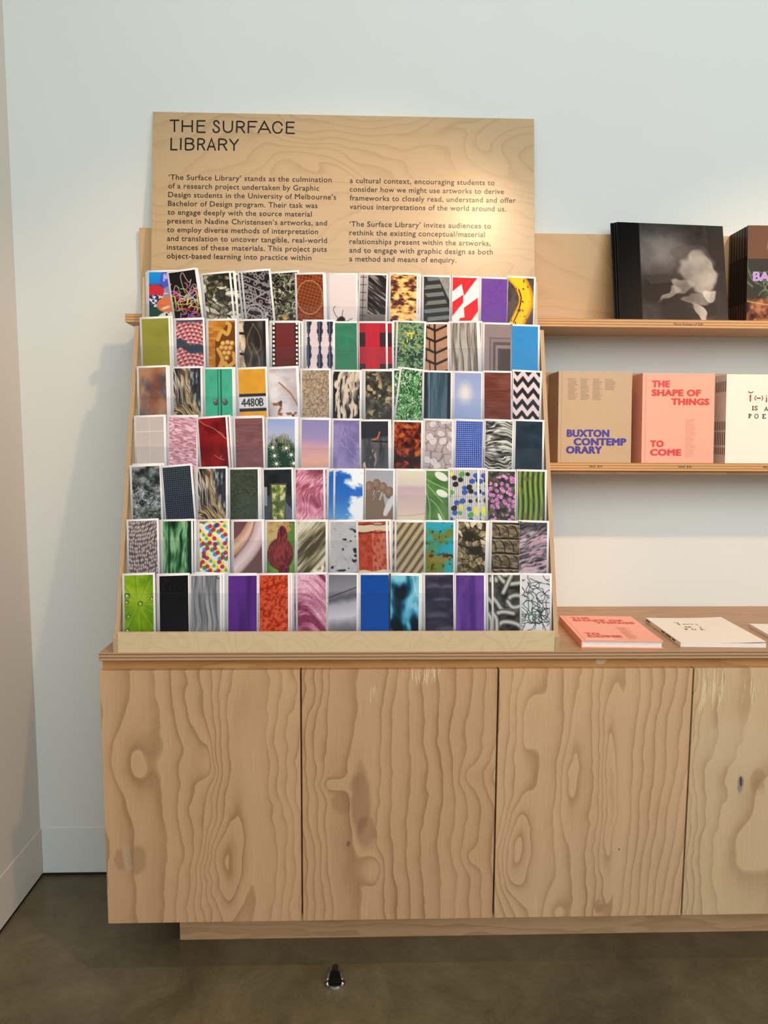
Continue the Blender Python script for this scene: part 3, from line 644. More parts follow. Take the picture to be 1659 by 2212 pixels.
@pic
def pinkflowers():
    im = RP(N(8, 8, 3, 3), (.2, '2a2a24'), (.8, '5c5a4c')); d1, d2, i = VO(5.5, 5.5, 6); m = SS(.45, .3, d1)*SS(.3, .4, N(3, 3, 9)+.25*(Y < 1.3)); im = MX(im, 'c070b4', m*.95); im = MX(im, 'e0a0d4', m*SS(.5, .7, N(20, 20, 3, 2))); return MX(im, '7a3474', SS(.1, .06, d1)*m)
@pic
def asparagus():
    u = X+.02*np.sin(Y*4); t = (u*5.2) % 1; im = RP(t, (0, '141c0c'), (.15, '4c6428'), (.45, '8ea856'), (.75, '5c7434'), (1, '141a0c')); return MX(im, '6a6444', SS(.74, .8, N(10, 4, 5))*.7)
# --- sixth row
@pic
def bumps():
    u = X+.12*np.sin(Y*2.5)+.2*Y; v = Y*1.0+.4*(X-.3)**2; d1, d2, i = VO(13, 7, 5, u, v, .5); return RP(d1, (0, 'd8ccc8'), (.25, 'b0a2a0'), (.5, '685c5c'), (.8, '463c40'))
@pic
def greenbark():
    a = strands(5, 9, 1.4, .02, .15); return MX(RP(a, (.2, '0f2a18'), (.45, '2c5a3a'), (.65, '5c8c60'), (.85, '8cb488')), '12301c', SS(.05, .02, np.abs(X-.22))*.8)
@pic
def dots():
    im = plain('e4e1e0', .02); r = RNG(8); cells = []
    for row in range(13):
        for i in range(-1, 5): cells.append(((i+.5*(row % 2))*.26+r.uniform(-.03, .03), row*.155+r.uniform(-.025, .025), (i*2+row*3) % 5))
    for x, y, k in cells: im = MX(im, 'e4d530', EL(x+.11, y+.05, .068, .068, 0, .15)*(k != 3)*.95)
    for x, y, k in cells:
        if k in (0, 2): im = im*(1-EL(x-.09, y+.05, .08, .08, 0, .15)[..., None]*(1-CC('4aa8d0')))
    for x, y, k in cells:
        if k in (0, 1, 2): im = MX(im, 'b82a40', EL(x, y, .078, .074, 0, .15)*.93)
        elif k == 4: im = MX(im, '5aa06c', EL(x, y, .06, .06, 0, .15)*.9)
    return MX(im, '5c2c7c', (EL(.55, .8, .08, .075, 0, .2)+EL(.15, 1.2, .075, .08, 0, .2)+EL(.6, .15, .075, .08, 0, .2))*.9)
@pic
def limbs():
    im = RP(Y, (0, '6c4444'), (2, '6a5256')); c = CURVE([(-.1, 1.0), (.4, .55), (.8, -.1)]); d = LD(c); im = np.where((d < .22)[..., None], RP(d, (0, 'dcb8a4'), (.22, 'a87c68')), im)
    c = CURVE([(-.1, 1.75), (.5, 1.1), (.85, .55), (1.0, .0)]); d = LD(c); return np.where((d < .28)[..., None], RP(d, (0, 'dcc8cc'), (.2, 'c0a4a4'), (.28, '7a5c5c')), im)
@pic
def fig():
    im = RP(N(3, 3, 4), (.2, '46702c'), (.8, '6c9448')); im = MX(im, 'b4a06c', PG((0, 0), (.6, 0), (.5, .5), (.3, .9), (0, 1.2))); im = MX(im, '5a7a34', EL(.95, .5, .3, .45)); im = MX(im, 'b08454', SS(.45, .6, N(6, 6, 7))*EL(.4, .2, .5, .25)); k = np.clip(EL(.48, 1.12, .46, .55)+EL(.55, .55, .18, .4)+EL(.6, 1.65, .2, .25), 0, 1)
    f = RP(N(20, 9, 8)*.6+SS(0, 1.2, np.hypot(X-.45, Y-1.0))*.4, (.2, '8a3c38'), (.7, '4c1c2c')); return im*(1-k[..., None])+f*k[..., None]
@pic
def straw():
    u = X*.7+Y*.62; t = N(1, 9, 5, 3, X*.7-Y*.5, u); im = RP(t, (.2, '4a4430'), (.5, '8c8468'), (.8, 'd4cebc')); return MX(im, 'e4dcc4', SS(.6, .7, strands(6, 8, 4, .4))*EL(.8, 1.75, .4, .25, -.5, .4))
@pic
def blobs():
    im = plain('b4b2b6', .03); a = N(4, 5, 6, 3); im = MX(im, '8e8c90', SS(.02, .008, np.abs(a-.62))); im = MX(im, '2c2c32', SS(.66, .7, N(4.5, 6, 17, 2))*np.clip(EL(.75, .85, .35, .6)+EL(.35, 1.75, .6, .25), 0, 1)); return im
@pic
def brick():
    im = RP(N(8, 8, 3), (.2, '9a3624'), (.8, 'b44a34')); im = MX(im, 'b86a58', (X > .5)*SS(.4, .6, N(12, 9, 6, 4))); im = MX(im, 'c8b89c', SS(.1, .08, np.abs(Y-.22-.03*np.sin(X*7))/1.3)); im = MX(im, '4a2a20', SS(.03, .01, np.abs(Y-.36-.05*N(6, 1, 3)))+SS(.03, .01, np.abs(Y-.09-.05*N(6, 1, 4)))*.8); return MX(im, 'd4c4a4', SS(1.68, 1.71, Y+.03*np.sin(X*9)))
@pic
def knit():
    u = X*.82+Y*.57; v = -X*.57+Y*.82; t = (u*4.2) % 1; w = ((v*13+np.abs(t-.5)*2.2) % 1); im = RP(np.minimum(t, 1-t)*2, (0, '3a3026'), (.3, '8c7a60'), (1, 'c8b896')); return MX(im, '5a4c3a', SS(.2, .05, np.abs(w-.5)-.25)*.0+SS(.3, .1, w)*.6)
@pic
def tealrust():
    im = RP(N(2.2, 2.2, 3, 4)+.5*(X-.5)-.12*(Y-1), (.3, '6c7430'), (.5, '4c8a6c'), (.65, '2a98a4'), (.9, '2f9cb0')); im = MX(im, 'b87a38', SS(.55, .65, N(4, 6, 7))*EL(.95, .9, .2, .3, 0, .4)); im = MX(im, '4a2c14', LN([(.2, 1.2), (1, 1.18)], .14)*SS(.3, .6, N(9, 9, 3))); im = MX(im, '9a7a34', EL(.5, 1.3, .45, .1, 0, .4)*.7); return MX(im, '4c3c1c', SS(.8, .86, N(8, 8, 9)))
@pic
def rubble():
    d1, d2, i = VO(4.5, 4.5, 3, X+.1*N(5, 5, 2), Y); im = RP(i*.6+.4*N(9, 9, 5), (.2, '3c3426'), (.5, '8c7c5c'), (.85, 'd8c8a8')); im = MX(im, '1f1a12', SS(.12, .04, d2-d1)); k = EL(.55, .75, .28, .55, -.5, .3); return MX(im, '2c261c', k*SS(.35, .5, N(4, 4, 8)))
@pic
def clay():
    t = Y % .52; im = RP(N(6, 14, 3, 4), (.2, '4c4234'), (.8, '8a7a62')); im = MX(im, '241e16', SS(.05, .02, np.abs(t-.04-.04*N(4, 1, 3)))); im = MX(im, '9a8a70', SS(.04, .015, np.abs(t-.1-.03*N(5, 1, 5)))); a = ((X*3.2+.4*np.floor(Y/.52)) % 1); r = np.hypot((a-.1)*.9, (t-.45)*2.2); return MX(im, '1c1812', SS(.07, .03, np.abs(r-.75))*(t > .12)*.9)
@pic
def roots():
    a = .75*strands(8, 5, 26, -.5, .45)+.25*N(3, 3, 33); im = RP(a, (.2, '2c282e'), (.5, '746a74'), (.8, 'c4b4bc')); k = EL(.55, 1.1, .6, .6, -.5, .5); im = MX(im, 'c090a4', k*SS(.5, .75, a)*.6); return MX(im, '23232a', SS(.5, .1, Y)*.6)
# --- bottom row
@pic
def leaf():
    a = np.arctan2(Y-1.0, X-.48); im = RP(N(3, 3, 3)*.5+.5*SS(.9, .1, np.hypot(X-.4, Y-.7)), (.1, '5c8412'), (.9, '9cb82c')); im = MX(im, 'b4c84c', SS(.9, .98, np.cos(a*12+.4))*SS(1.3, 0, np.hypot(X-.48, Y-1))*.6); im = MX(im, '4c7410', SS(.95, .99, np.cos(a*12+1.4))*.5)
    for x, y, r in ((.1, .7, .085), (.08, .91, .065), (.55, .97, .075), (.94, .82, .06), (.14, 1.38, .055), (.1, 1.86, .07), (.97, 1.95, .08)): im = MX(MX(MX(im, '2c3c0c', EL(x, y, r*1.15, r*1.15)), '8cac44', EL(x, y+.01, r*.85, r*.85)), 'f0f4dc', EL(x-r*.2, y-r*.3, r*.28, r*.28))
    return im
@pic
def black(): return MX(RP(Y, (0, '0f0d10'), (1, '0d0d11'), (2, '15161c')), '5a3a34', SS(.03, .01, np.abs(N(7, 7, 4, 2)-.5))*EL(.2, .5, .35, .5, 0, .8)*.7)
@pic
def greywood():
    im = RP(strands(6, 16, .8, .0, .12), (.15, '5c5c60'), (.5, '7c7c82'), (.85, '9c9ca2')); return MX(im, '4c4c52', SS(.03, .012, np.abs(np.hypot(X-.95, Y-.05)-.07)))
@pic
def violet(): return RP(N(4, .4, 3), (.1, '462068'), (.9, '5c2c86'))
@pic
def orange(): return RP(N(14, 16, 5, 2, X, Y+.3*X), (.15, '94240c'), (.5, 'be4224'), (.85, 'd05834'))
@pic
def towel():
    a = N(1.2, 5, 5, 3, X, Y+.3*np.sin(X*3+.6)-.25*X); im = RP(a, (.2, '7c3450'), (.5, 'b46c88'), (.8, 'dcacc0')); return im*(.9+.2*N(30, 30, 7, 2)[..., None])
@pic
def metal():
    im = RP(Y+.25*X+.15*N(2, 2, 4), (0, '6c6a74'), (.7, '84828c'), (1.0, '5c5a64'), (1.2, 'a8a6b0'), (1.6, 'c4c2cc'), (1.9, '7c7a84'), (2.2, '5a5862')); return MX(im, '1c1c22', LN([(0, .78), (1, .42)], .025))
@pic
def cobalt(): return plain('12489c', .04)
@pic
def satin():
    a = N(1.5, 1.6, 8, 3, X*1.3-Y*.55, Y*.6+X*.8); im = RP(a, (.25, '0a1a26'), (.45, '1c4c64'), (.6, '3c8cac'), (.8, '7cc0d8')); return MX(im, 'b8dce8', LN(CURVE([(.78, 0), (.85, .4), (.95, .7)]), .03)*.7)
@pic
def water():
    im = RP(N(3, 5, 3), (.2, '2c2838'), (.8, '3a3648'))
    for x, y, rx, ry in ((.3, .4, .24, .12), (.8, .42, .2, .1), (.42, 1.38, .36, .14), (.6, .85, .3, .08), (.8, 1.85, .5, .1), (.3, .05, .4, .05)): im = MX(MX(im, '5a586c', EL(x, y, rx, ry, 0, .5)*.7), '23202e', EL(x+.02, y+ry*.7, rx, ry*.5, 0, .5)*.6)
    return im
@pic
def purplecloth(): return MX(RP(N(5, .6, 4)+.15*(1-Y/2), (.2, '4a2c74'), (.9, '6c4498')), '8660b4', SS(.3, 0, np.abs(X-.35+.05*Y))*SS(1.2, 0, Y)*.4*N(9, 5, 3))
@pic
def chain():
    im = RP(N(5, 5, 4, 4), (.2, '20201e'), (.8, '4c4b46'))
    def link(im, p, w):
        d = LD(CURVE(p, 12)); m = SS(w, w-.02, d); s = RP(d/w, (0, 'c8c8c2'), (.3, 'a0a09a'), (.7, '5a5954'), (1, '1c1c1a')); return im*(1-m[..., None])+s*m[..., None]
    for p in (((.1, .2), (.2, .05), (.9, -.05)), ((1.1, .25), (.5, .3), (.2, .05)), ((.65, 0), (.35, .6)), ((-.1, .7), (.1, .9), (.35, 1.2), (.8, 1.15), (1.0, .9), (.9, .7), (.6, .75), (.5, 1.0)), ((1.1, 1.0), (.7, 1.1), (.5, .9)), ((-.1, 1.4), (.3, 1.25), (.7, 1.3)), ((0, 1.95), (.3, 1.6), (.8, 1.65), (1.1, 1.9)), ((-.1, 1.2), (.1, 1.5), (.1, 2.1))): im = link(im, p, .11)
    return im
@pic
def tangle(): return loops(plain('d4d0d6', .02), 46, ['1c2420', '22302c', '1c5a48', '2a2c30'], 4, (-.05, 0, 1.05, 1.95), .022, 6, .17)
def paint(name):
    im = np.clip(PIC[name](), 0, 1)
    im = im.reshape(GH, 2, GW, 2, 3).mean((1, 3))
    return np.where(im <= .04045, im/12.92, ((im+.055)/1.055)**2.4)
# ------------------------------------------------------------------ the room
XR = 2.80
def slab(name, b, mat): return struct(MB().box(*b).obj(name, mat))
slab('floor', (-.10, 3.4, -4.2, .12, -.08, 0), M['floor'])
slab('wall_back', (-.10, 3.4, 0, .12, 0, 3.3), M['wall'])
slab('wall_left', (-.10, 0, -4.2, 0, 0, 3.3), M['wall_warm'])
struct(MB().box(.004, 3.4, -.0035, -.0002, .009, .1548, bev=.0008).obj('baseboard_back', M['skirt']))
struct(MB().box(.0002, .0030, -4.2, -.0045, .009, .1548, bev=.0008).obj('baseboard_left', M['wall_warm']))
struct(MB().box(.003, 3.4, -.0030, -.0002, .0002, .0088).obj('gap_shade_strip_1', M['dark_gap']))  # dark strip painting the shade in the gap under the back skirting
struct(MB().box(.0002, .0025, -4.2, -.0035, .0002, .0088).obj('gap_shade_strip_2', M['dark_gap']))  # same painted shade under the left skirting
# ------------------------------------------------------------------ cabinet
CZ = .862
X1 = [.3748, .8597, 1.3439, 1.8295, 2.3150, XR]
cab = thing('storage_cabinet', 'long low plywood cabinet with flush handleless doors under the worktop', 'cabinet', (.377, -.23, 0))
def wl(o, root):                                   # world coordinates -> root's frame
    o.parent = root; o.location = Vector(o.location)-root.location; return o
wl(MB().box(.384, XR, -.440, 0, .168, .8415, bev=.0008).obj('carcass', M['carcass']), cab)
wl(MB().box(.3775, XR, -.4475, -.4400, .8155, .8417, bev=.0006).obj('top_rail', M['rail'], origin=(.3775, -.44, .8155)), cab)
wl(MB().box(.5092, XR, -.3053, -.02, 0, .168, bev=.0008).obj('plinth', M['plinth'], origin=(.5, -.3, 0)), cab)
for i in range(5):
    a, b = X1[i]+(.0 if i == 0 else .0022), X1[i+1]-.0022
    wl(MB().box(a, b, -.4632, -.4405, .1646, .8155, bev=.0009).obj('door', M['doors'][i], origin=(a, -.4632, .1646)), cab)
# a patch of filler on the rail
t_ = MB(); t_.flatonly = True
for q in (((1.594, .8235), (1.588, .829), (1.592, .837), (1.617, .8385), (1.615, .833), (1.618, .8325), (1.612, .827), (1.607, .8235)),): t_.poly(q, -.4478)
p_ = wl(t_.obj('filler_patch', flat('pale_wood_filler', 'd0b890', .6, .2)), cab); p_['label'] = 'pale filler patch'
ctr = MB().box(.377, XR, -.4692, 0, CZ-.020, CZ, m=0, edge='yxX', bev=.0007)
tag(ctr.obj('worktop', [M['counter_top'], M['counter_edge']], origin=(.377, -.4692, CZ-.02)), 'continuous plywood worktop with exposed layered edge on top of the cabinet', 'worktop')
# ------------------------------------------------------------------ wall shelves
def shelf(label, z0, zl, zb, xl, tags, cleat):
    o = thing('display_shelf', label, 'shelf', (xl, 0, z0), group='plywood book ledges on the back wall')
    wl(MB().box(xl, XR, -.018, -.0002, z0, zb, edge='ZxX', bev=.0006).obj('backboard', [M['shelf_face'], M['shelf_edge']], origin=(xl, 0, z0)), o)
    wl(MB().box(xl, XR, -.147, -.0181, z0, z0+.012, edge='xX').obj('base_board', [M['shelf_face'], M['shelf_edge']], origin=(xl, -.147, z0)), o)
    wl(MB().box(xl, XR, -.165, -.1471, z0, zl, edge='yZxX', bev=.0007).obj('front_lip', [M['shelf_face'], M['shelf_edge']], origin=(xl, -.165, z0)), o)
    if cleat: wl(MB().box(xl, XR, -.158, -.0004, z0-.009, z0-.0001).obj('under_cleat', M['carcass'], origin=(xl, -.158, z0-.009)), o)
    for k, (s, a, b, zt, cap) in enumerate(tags):
        q = lettering('price_lettering', [(s, a, b, zt, cap)], M['ink'], None, -.16515, .012); wl(q, o)
    return o
shelf('upper plywood ledge holding the black record sleeves and dark plant books', 1.687, 1.7095, 1.9765, .3660, [('Marco Fusinato LP $30', 1.8690, 1.9505, 1.6945, .0060)], False)
shelf('lower plywood ledge holding the beige, pink and cream books', 1.2905, 1.3132, 1.577, .440, [('SALE  $10', 1.6465, 1.6830, 1.3005, .0058), ('SALE  $10', 1.9015, 1.9380, 1.3005, .0058), ('SALE  $10', 2.1440, 2.1805, 1.3005, .0058)], True)
# ------------------------------------------------------------------ introduction panel (leans on the wall, stands on the upper shelf)
pan = thing('text_panel', 'tall birch plywood panel with black exhibition text leaning above the card rack', 'sign', (0, -.0100, 2.2973), (-math.atan(.060/.4507), 0, 0))
MB().box(.4115, 1.5005, 0, .009, -.6035, 0, bev=.0008).obj('board', [M['birch']], pan, origin=(.4115, 0, -.6035))
TT = '4594,-242 4863,-237|4727,-240 4731,-575|4951,-230 4950,-576|5230,-225 5229,-570|4953,-401 5229,-400|5372,-232 5371,-573|5372,-242 5603,-240|5373,-385 5577,-384|5373,-568 5607,-571|5983,-318 5971,-264 5928,-231 5876,-232 5840,-267 5839,-316 5872,-359 5939,-401 5984,-440 5997,-495 5969,-545 5915,-567 5860,-559 5826,-523 5819,-462|6113,-225 6110,-457 6144,-529 6234,-566 6329,-526 6361,-457 6364,-220|6492,-225 6486,-567|6492,-235 6635,-240 6687,-280 6697,-329 6671,-385 6612,-403 6489,-401|6600,-404 6713,-572|6817,-224 6815,-570|6817,-234 7069,-234|6819,-385 7020,-383|7088,-567 7266,-225 7450,-566|7164,-449 7385,-450|7777,-340 7748,-274 7693,-232 7621,-226 7550,-264 7512,-333 7508,-418 7540,-503 7599,-551 7671,-554 7735,-524 7777,-425|7902,-223 7895,-557|7902,-232 8129,-233|7898,-379 8106,-378|7895,-552 8135,-555|4645,-746 4640,-1086 4822,-1088|4914,-746 4911,-1091|5049,-756 5046,-1089|5049,-756 5195,-758 5255,-789 5263,-849 5221,-899 5051,-902|5197,-901 5268,-939 5283,-1007 5241,-1068 5152,-1087 5046,-1084|5398,-750 5393,-1090|5399,-759 5514,-762 5574,-800 5575,-868 5516,-918 5396,-920|5492,-918 5589,-1093|5660,-1092 5777,-755 5889,-1088|5701,-980 5855,-982|5987,-751 5984,-1086|5987,-761 6118,-758 6189,-791 6201,-856 6162,-906 5989,-914|6107,-912 6211,-1087|6283,-750 6415,-918 6539,-751|6415,-918 6412,-1088'
mb = MB(); mb.flatonly = True
for k, st in enumerate(TT.split('|')):
    p = [tuple(float(v)*1e-4 for v in q.split(',')) for q in st.split()]
    if len(p) > 4:
        c = [p[0]]
        for i in range(1, len(p)-1): c += [tuple(.25*a+.75*b for a, b in zip(p[i-1], p[i])), tuple(.75*b+.25*a for a, b in zip(p[i+1], p[i]))]
        p = c+[p[-1]]
    mb.stroke(p, .0043, -.0004-k*2e-6)
mb.obj('title_lettering', M['ink'], pan)
LT = ["‘The Surface Library’ stands as the culmination", "of a research project undertaken by Graphic", "Design students in the University of Melbourne’s", "Bachelor of Design program. Their task was", "to engage deeply with the source material", "present in Nadine Christensen’s artworks, and", "to employ diverse methods of interpretation", "and translation to uncover tangible, real-world", "instances of these materials. This project puts", "object-based learning into practice within"]
LX = [(.4579, .9188), (.4571, .8833), (.4574, .9319), (.4571, .8790), (.4563, .8627), (.4560, .9060), (.4556, .8811), (.4556, .9063), (.4555, .9057), (.4552, .8623)]
RT = ["a cultural context, encouraging students to", "consider how we might use artworks to derive", "frameworks to closely read, understand and offer", "various interpretations of the world around us.", "‘The Surface Library’ invites audiences to", "rethink the existing conceptual/material", "relationships present within the artworks,", "and to engage with graphic design as both", "a method and means of enquiry."]
RX = [(.9703, 1.3855), (.9704, 1.4125), (.9705, 1.4465), (.9706, 1.4185), (.9700, 1.3750), (.9701, 1.3571), (.9701, 1.3736), (.9698, 1.3798), (.9695, 1.2750)]
RZ = [-.1963, -.2216, -.2467, -.2718, -.3220, -.3471, -.3722, -.3973, -.4223]
lettering('text_column', [(s, a, b, -.1952-.02507*i, .0150) for i, (s, (a, b)) in enumerate(zip(LT, LX))], M['ink_brown'], pan, -.0004, .008, 1.06)
lettering('text_column', [(s, a, b, .0001+z, .0150) for s, (a, b), z in zip(RT, RX, RZ)], M['ink_brown'], pan, -.0004, .008, 1.06)
# ------------------------------------------------------------------ card rack
RC = 'tiered birch plywood card rack with seven acrylic-fronted rows standing on the worktop'
rack = thing('card_rack', RC, 'rack', (.951, -.32, CZ))
S = lambda z: -.458+.297*(z-.9)
prof = [(-.4692, CZ), (-.4692, .898), (S(.905)+.001, .905), (S(1.668), 1.668), (S(1.668)+.055, 1.668), (-.172, 1.6675), (-.172, CZ)]
prof = prof[:4]+prof[5:]
for a in (.412, 1.4799): wl(MB().prism(prof, 'x', a, a+.0105, 0, 1).obj('side_panel', [M['side_face'], M['side_edge']], origin=(a, 0, CZ)), rack)
wl(MB().box(.4226, 1.4798, -.4675, -.4555, CZ, .9108, bev=.0006).obj('front_strip', [M['birch_strip']], origin=(.425, -.4675, CZ)), rack)
ZT = [1.8142, 1.687, 1.557, 1.4281, 1.3015, 1.176, 1.0472]
AZ = [1.726, 1.615, 1.4815, 1.3535, 1.2345, 1.1245, .9995]     # upper edges of the acrylic strips
TILT = .16; TA = math.atan(TILT); HB = .156                      # HB: ledge below a row's top line, along the slope
def rp(r, s, d):                                                  # point on row r: s along the slope from its top line, d behind the front cards
    zt = ZT[r]; return (S(zt)-.008+math.sin(TA)*s+math.cos(TA)*d, zt+math.cos(TA)*s-math.sin(TA)*d)
for r in range(7):
    wl(MB().prism([rp(r, -HB-.004, .0090), rp(r, -.012, .0090), rp(r, -.012, .0128), rp(r, -HB-.004, .0128)], 'x', .4227, 1.4797).obj('tier_board', M['side_face']), rack)
    wl(MB().prism([rp(r, -HB-.004, -.0054), rp(r, -HB, -.0054), rp(r, -HB, .0089), rp(r, -HB-.004, .0089)], 'x', .4227, 1.4797).obj('tier_ledge', M['side_face']), rack)
    s = (AZ[r]-ZT[r])/math.cos(TA); a = rp(r, -HB+.0005, -.0048); b = rp(r, s, -.0048); c = rp(r, s, -.0030); d = rp(r, -HB+.0005, -.0030)
    mb = MB(); mb.prism([a, b, c, d], 'x', .4230, 1.4794, 0)
    mb.b.faces.ensure_lookup_table(); mb.b.normal_update()
    for f in mb.b.faces:
        if f.calc_center_median().z > AZ[r]-.004: f.material_index = 1
    wl(mb.obj('acrylic_strip', [M['acrylic'], M['acrylic_edge']]), rack)
# ------------------------------------------------------------------ picture cards: (picture, bottom centre x, bottom s, roll in degrees)
ROWS = [
 [('pebbles', .4808, -.1433, -1.8), ('scribble', .5507, -.1414, -9.1), ('rocks', .6334, -.1475, -6.1), ('lattice', .7381, -.1398, -6.0), ('lichen', .8116, -.1417, -5.0), ('waffle', .8711, -.1453, -1.8), ('fly', .9558, -.145, -.3), ('curtain', 1.0333, -.1443, 1.4), ('gold', 1.1158, -.1428, .9), ('tire', 1.205, -.1476, .7), ('redwhite', 1.2813, -.1489, 1.2), ('purple', 1.3584, -.1512, 1.4), ('banana', 1.4286, -.148, 2.2)],
 [('olive', .4725, -.1433, -3.0), ('scales', .5602, -.1462, -2.4), ('carving', .6425, -.1469, -1.6), ('charred', .7226, -.1467, -1.8), ('film', .8067, -.1509, -.9), ('balusters', .8965, -.1468, -.4), ('green', .9594, -.15, -.5), ('plaid', 1.0354, -.1493, -.5), ('leaves', 1.1321, -.1472, 1.8), ('tread', 1.1986, -.1503, -.6), ('planks', 1.2791, -.1462, -1.7), ('doorframe', 1.3636, -.1495, 1.1), ('blue', 1.4426, -.1537, 1.0)],
 [('rusty', .4722, -.1432, -2.7), ('fur', .5584, -.1443, -1.6), ('teal', .6398, -.146, -1.6), ('plate', .7277, -.1455, -2.7), ('birch', .8088, -.1433, -3.4), ('sand', .8878, -.1469, -.7), ('blackbark', .9661, -.1498, .1), ('dryflowers', 1.0507, -.1482, -.1), ('grass', 1.1267, -.145, 7.3), ('darkdoor', 1.202, -.1501, .7), ('palesky', 1.2818, -.1507, .8), ('brown', 1.3601, -.1491, .6), ('chevron', 1.4387, -.1471, 2.3)],
 [('tiles', .4731, -.1422, -2.5), ('pinkhair', .5521, -.1415, -.7), ('redmarble', .6356, -.1441, -4.6), ('mauve', .7226, -.1438, -2.0), ('cactus', .8019, -.1452, -.6), ('sunset', .8873, -.1469, .2), ('lavender', .9682, -.1477, .3), ('peeling', 1.0407, -.1498, -.5), ('rust', 1.1231, -.1511, .7), ('lace', 1.202, -.147, .9), ('bluedots', 1.2806, -.1476, 1.5), ('fibre', 1.3568, -.1473, 1.8), ('navy', 1.4369, -.1473, 1.5)],
 [('moss', .4717, -.1396, -3.1), ('mesh', .5544, -.1402, -5.4), ('fur', .6325, -.1457, -1.2), ('darkgreen', .7126, -.1462, -1.1), ('window', .798, -.1463, -1.4), ('pinkfur', .8767, -.1464, -.8), ('sky', .9742, -.1477, .3), ('hand', 1.051, -.1475, .4), ('pastel', 1.1316, -.148, .5), ('monstera', 1.2043, -.1481, .5), ('terrazzo', 1.2661, -.1449, -.1), ('pinkflowers', 1.361, -.1483, .8), ('asparagus', 1.4395, -.1485, .9)],
 [('bumps', .4704, -.1476, -2.3), ('greenbark', .553, -.148, -1.5), ('dots', .6428, -.1479, -1.4), ('limbs', .7268, -.1486, -1.2), ('fig', .8074, -.1488, -.6), ('straw', .8827, -.149, -.1), ('blobs', .9662, -.1487, -1.0), ('brick', 1.0361, -.1483, -1.4), ('knit', 1.128, -.15, .4), ('tealrust', 1.2007, -.1493, .7), ('rubble', 1.2798, -.1491, 2.0), ('clay', 1.3654, -.1495, 1.7), ('roots', 1.4388, -.1494, 1.6)],
 [('leaf', .4678, -.1476, -1.9), ('black', .5525, -.1491, -1.8), ('greywood', .6281, -.1488, -1.2), ('violet', .7172, -.1492, -.7), ('orange', .7931, -.1476, -.6), ('towel', .8865, -.1464, -.9), ('metal', .9601, -.147, .2), ('cobalt', 1.0398, -.1472, -.1), ('satin', 1.1122, -.1492, .8), ('water', 1.199, -.1472, -.2), ('purplecloth', 1.2745, -.1483, .3), ('chain', 1.3683, -.1474, 0.), ('tangle', 1.4423, -.1479, .9)]]
DESC = dict(pebbles='polished pebbles on blue and green', scribble='tangled coloured neon lines on black', rocks='crumbly grey-green rock in sunlight', lattice='grey cast-iron scroll lattice', lichen='pale branching lichen on black', waffle='round orange-brown wafer', fly='a small dark insect on pale pink', curtain='black-and-white draped fabric by a fence', gold='mottled gold and brown surface', tire='dark ribbed rubber treads', redwhite='angular red and white shapes', purple='plain bright purple', banana='a ripe banana on dark grey',
 olive='plain olive green', scales='pink scaly skin', carving='carved golden wood with grapes', charred='charred dark timber', film='a maroon film strip with sprocket holes', balusters='dark turned balusters on pale pink', green='plain mid green', plaid='red and black checks', leaves='sunlit dark green foliage', tread='orange-brown chunky tyre blocks', planks='weathered grey planks', doorframe='a mauve-grey moulded door frame', blue='plain sky blue',
 rusty='smoky rusted metal', fur='long black and blond fur', teal='teal doors with two knobs', plate='a yellow panel with number 4480B', birch='white peeling birch bark', sand='plain sand-coloured board', blackbark='black bark over cream wood', dryflowers='pale dried flowers on dark ground', grass='bright green grass', darkdoor='dark slate-blue door boards', palesky='pale blue with a hazy cloud', brown='plain red-brown leather', chevron='black and white chevrons',
 tiles='beige square tiles', pinkhair='fluffy pale pink hair', redmarble='deep red veined marble', mauve='plain dusky mauve', cactus='a spiny green cactus', sunset='a lilac and peach sunset sky', lavender='lavender veined marble', peeling='peeling grey paint on wood', rust='fiery rust on black', lace='pinkish-grey leaf relief', bluedots='royal blue perforated dots', fibre='grey horizontal fibres', navy='plain dark navy',
 moss='frosty grey moss', mesh='dark blue-grey woven mesh', darkgreen='plain dark green felt', window='a dark doorway onto greenery', pinkfur='tousled deep pink fur', sky='white clouds in blue sky', hand='a clenched brown hand', pastel='soft pastel pink and cream bands', monstera='a green leaf with holes', terrazzo='coloured speckles over black stripes', pinkflowers='small pink-purple flowers', asparagus='upright green asparagus stems',
 bumps='grey pebbled beads', greenbark='green streaked bark', dots='overlapping coloured dots', limbs='two pale smooth limbs', fig='a dark red fig on leaves', straw='diagonal pale stalks', blobs='grey paper with black flecks', brick='crumbling red brick and mortar', knit='beige ribbed knitting', tealrust='teal paint turning rusty olive', rubble='broken tan stone chips', clay='brown ridged clay coils', roots='grey-purple tangled roots',
 leaf='a lime green leaf with dewdrops', black='nearly plain black', greywood='grey straight-grained wood', violet='plain dark violet', orange='textured orange leather', towel='folded pink towelling', metal='smooth grey car metal', cobalt='plain cobalt blue', satin='teal crumpled satin', water='dark inky ripples', purplecloth='purple draped cloth', chain='heavy steel chain links', tangle='green-black wiry tangle on white')
ROWN = ['top row', 'second row', 'third row', 'fourth row', 'fifth row', 'sixth row', 'bottom row']
FRONT = dict(scribble=1, rocks=2, lattice=1, waffle=1, gold=1, purple=1, banana=1, balusters=1, leaves=1, planks=1, darkdoor=1, plate=1, redmarble=1, mesh=1, terrazzo=1, orange=0, tangle=1, peeling=1, brick=1, tealrust=1)
CW, CBD = .0795, .0051
GRP = 'picture cards standing in the rack'
MESH = {}
def card_mesh(n, h):
    if n not in MESH: MESH[n] = grid_print('picture_card', CW, h, paint(n), M['card'], CBD, .0005, -CW/2, 0.)
    return MESH[n]
def put_card(o, r, xb, sb, roll, d):
    y, z = rp(r, sb, d)
    o.matrix_world = Matrix.Translation((xb, y, z)) @ Matrix.Rotation(-TA, 4, 'X') @ Matrix.Rotation(math.radians(roll), 4, 'Y')
CARDS = {}
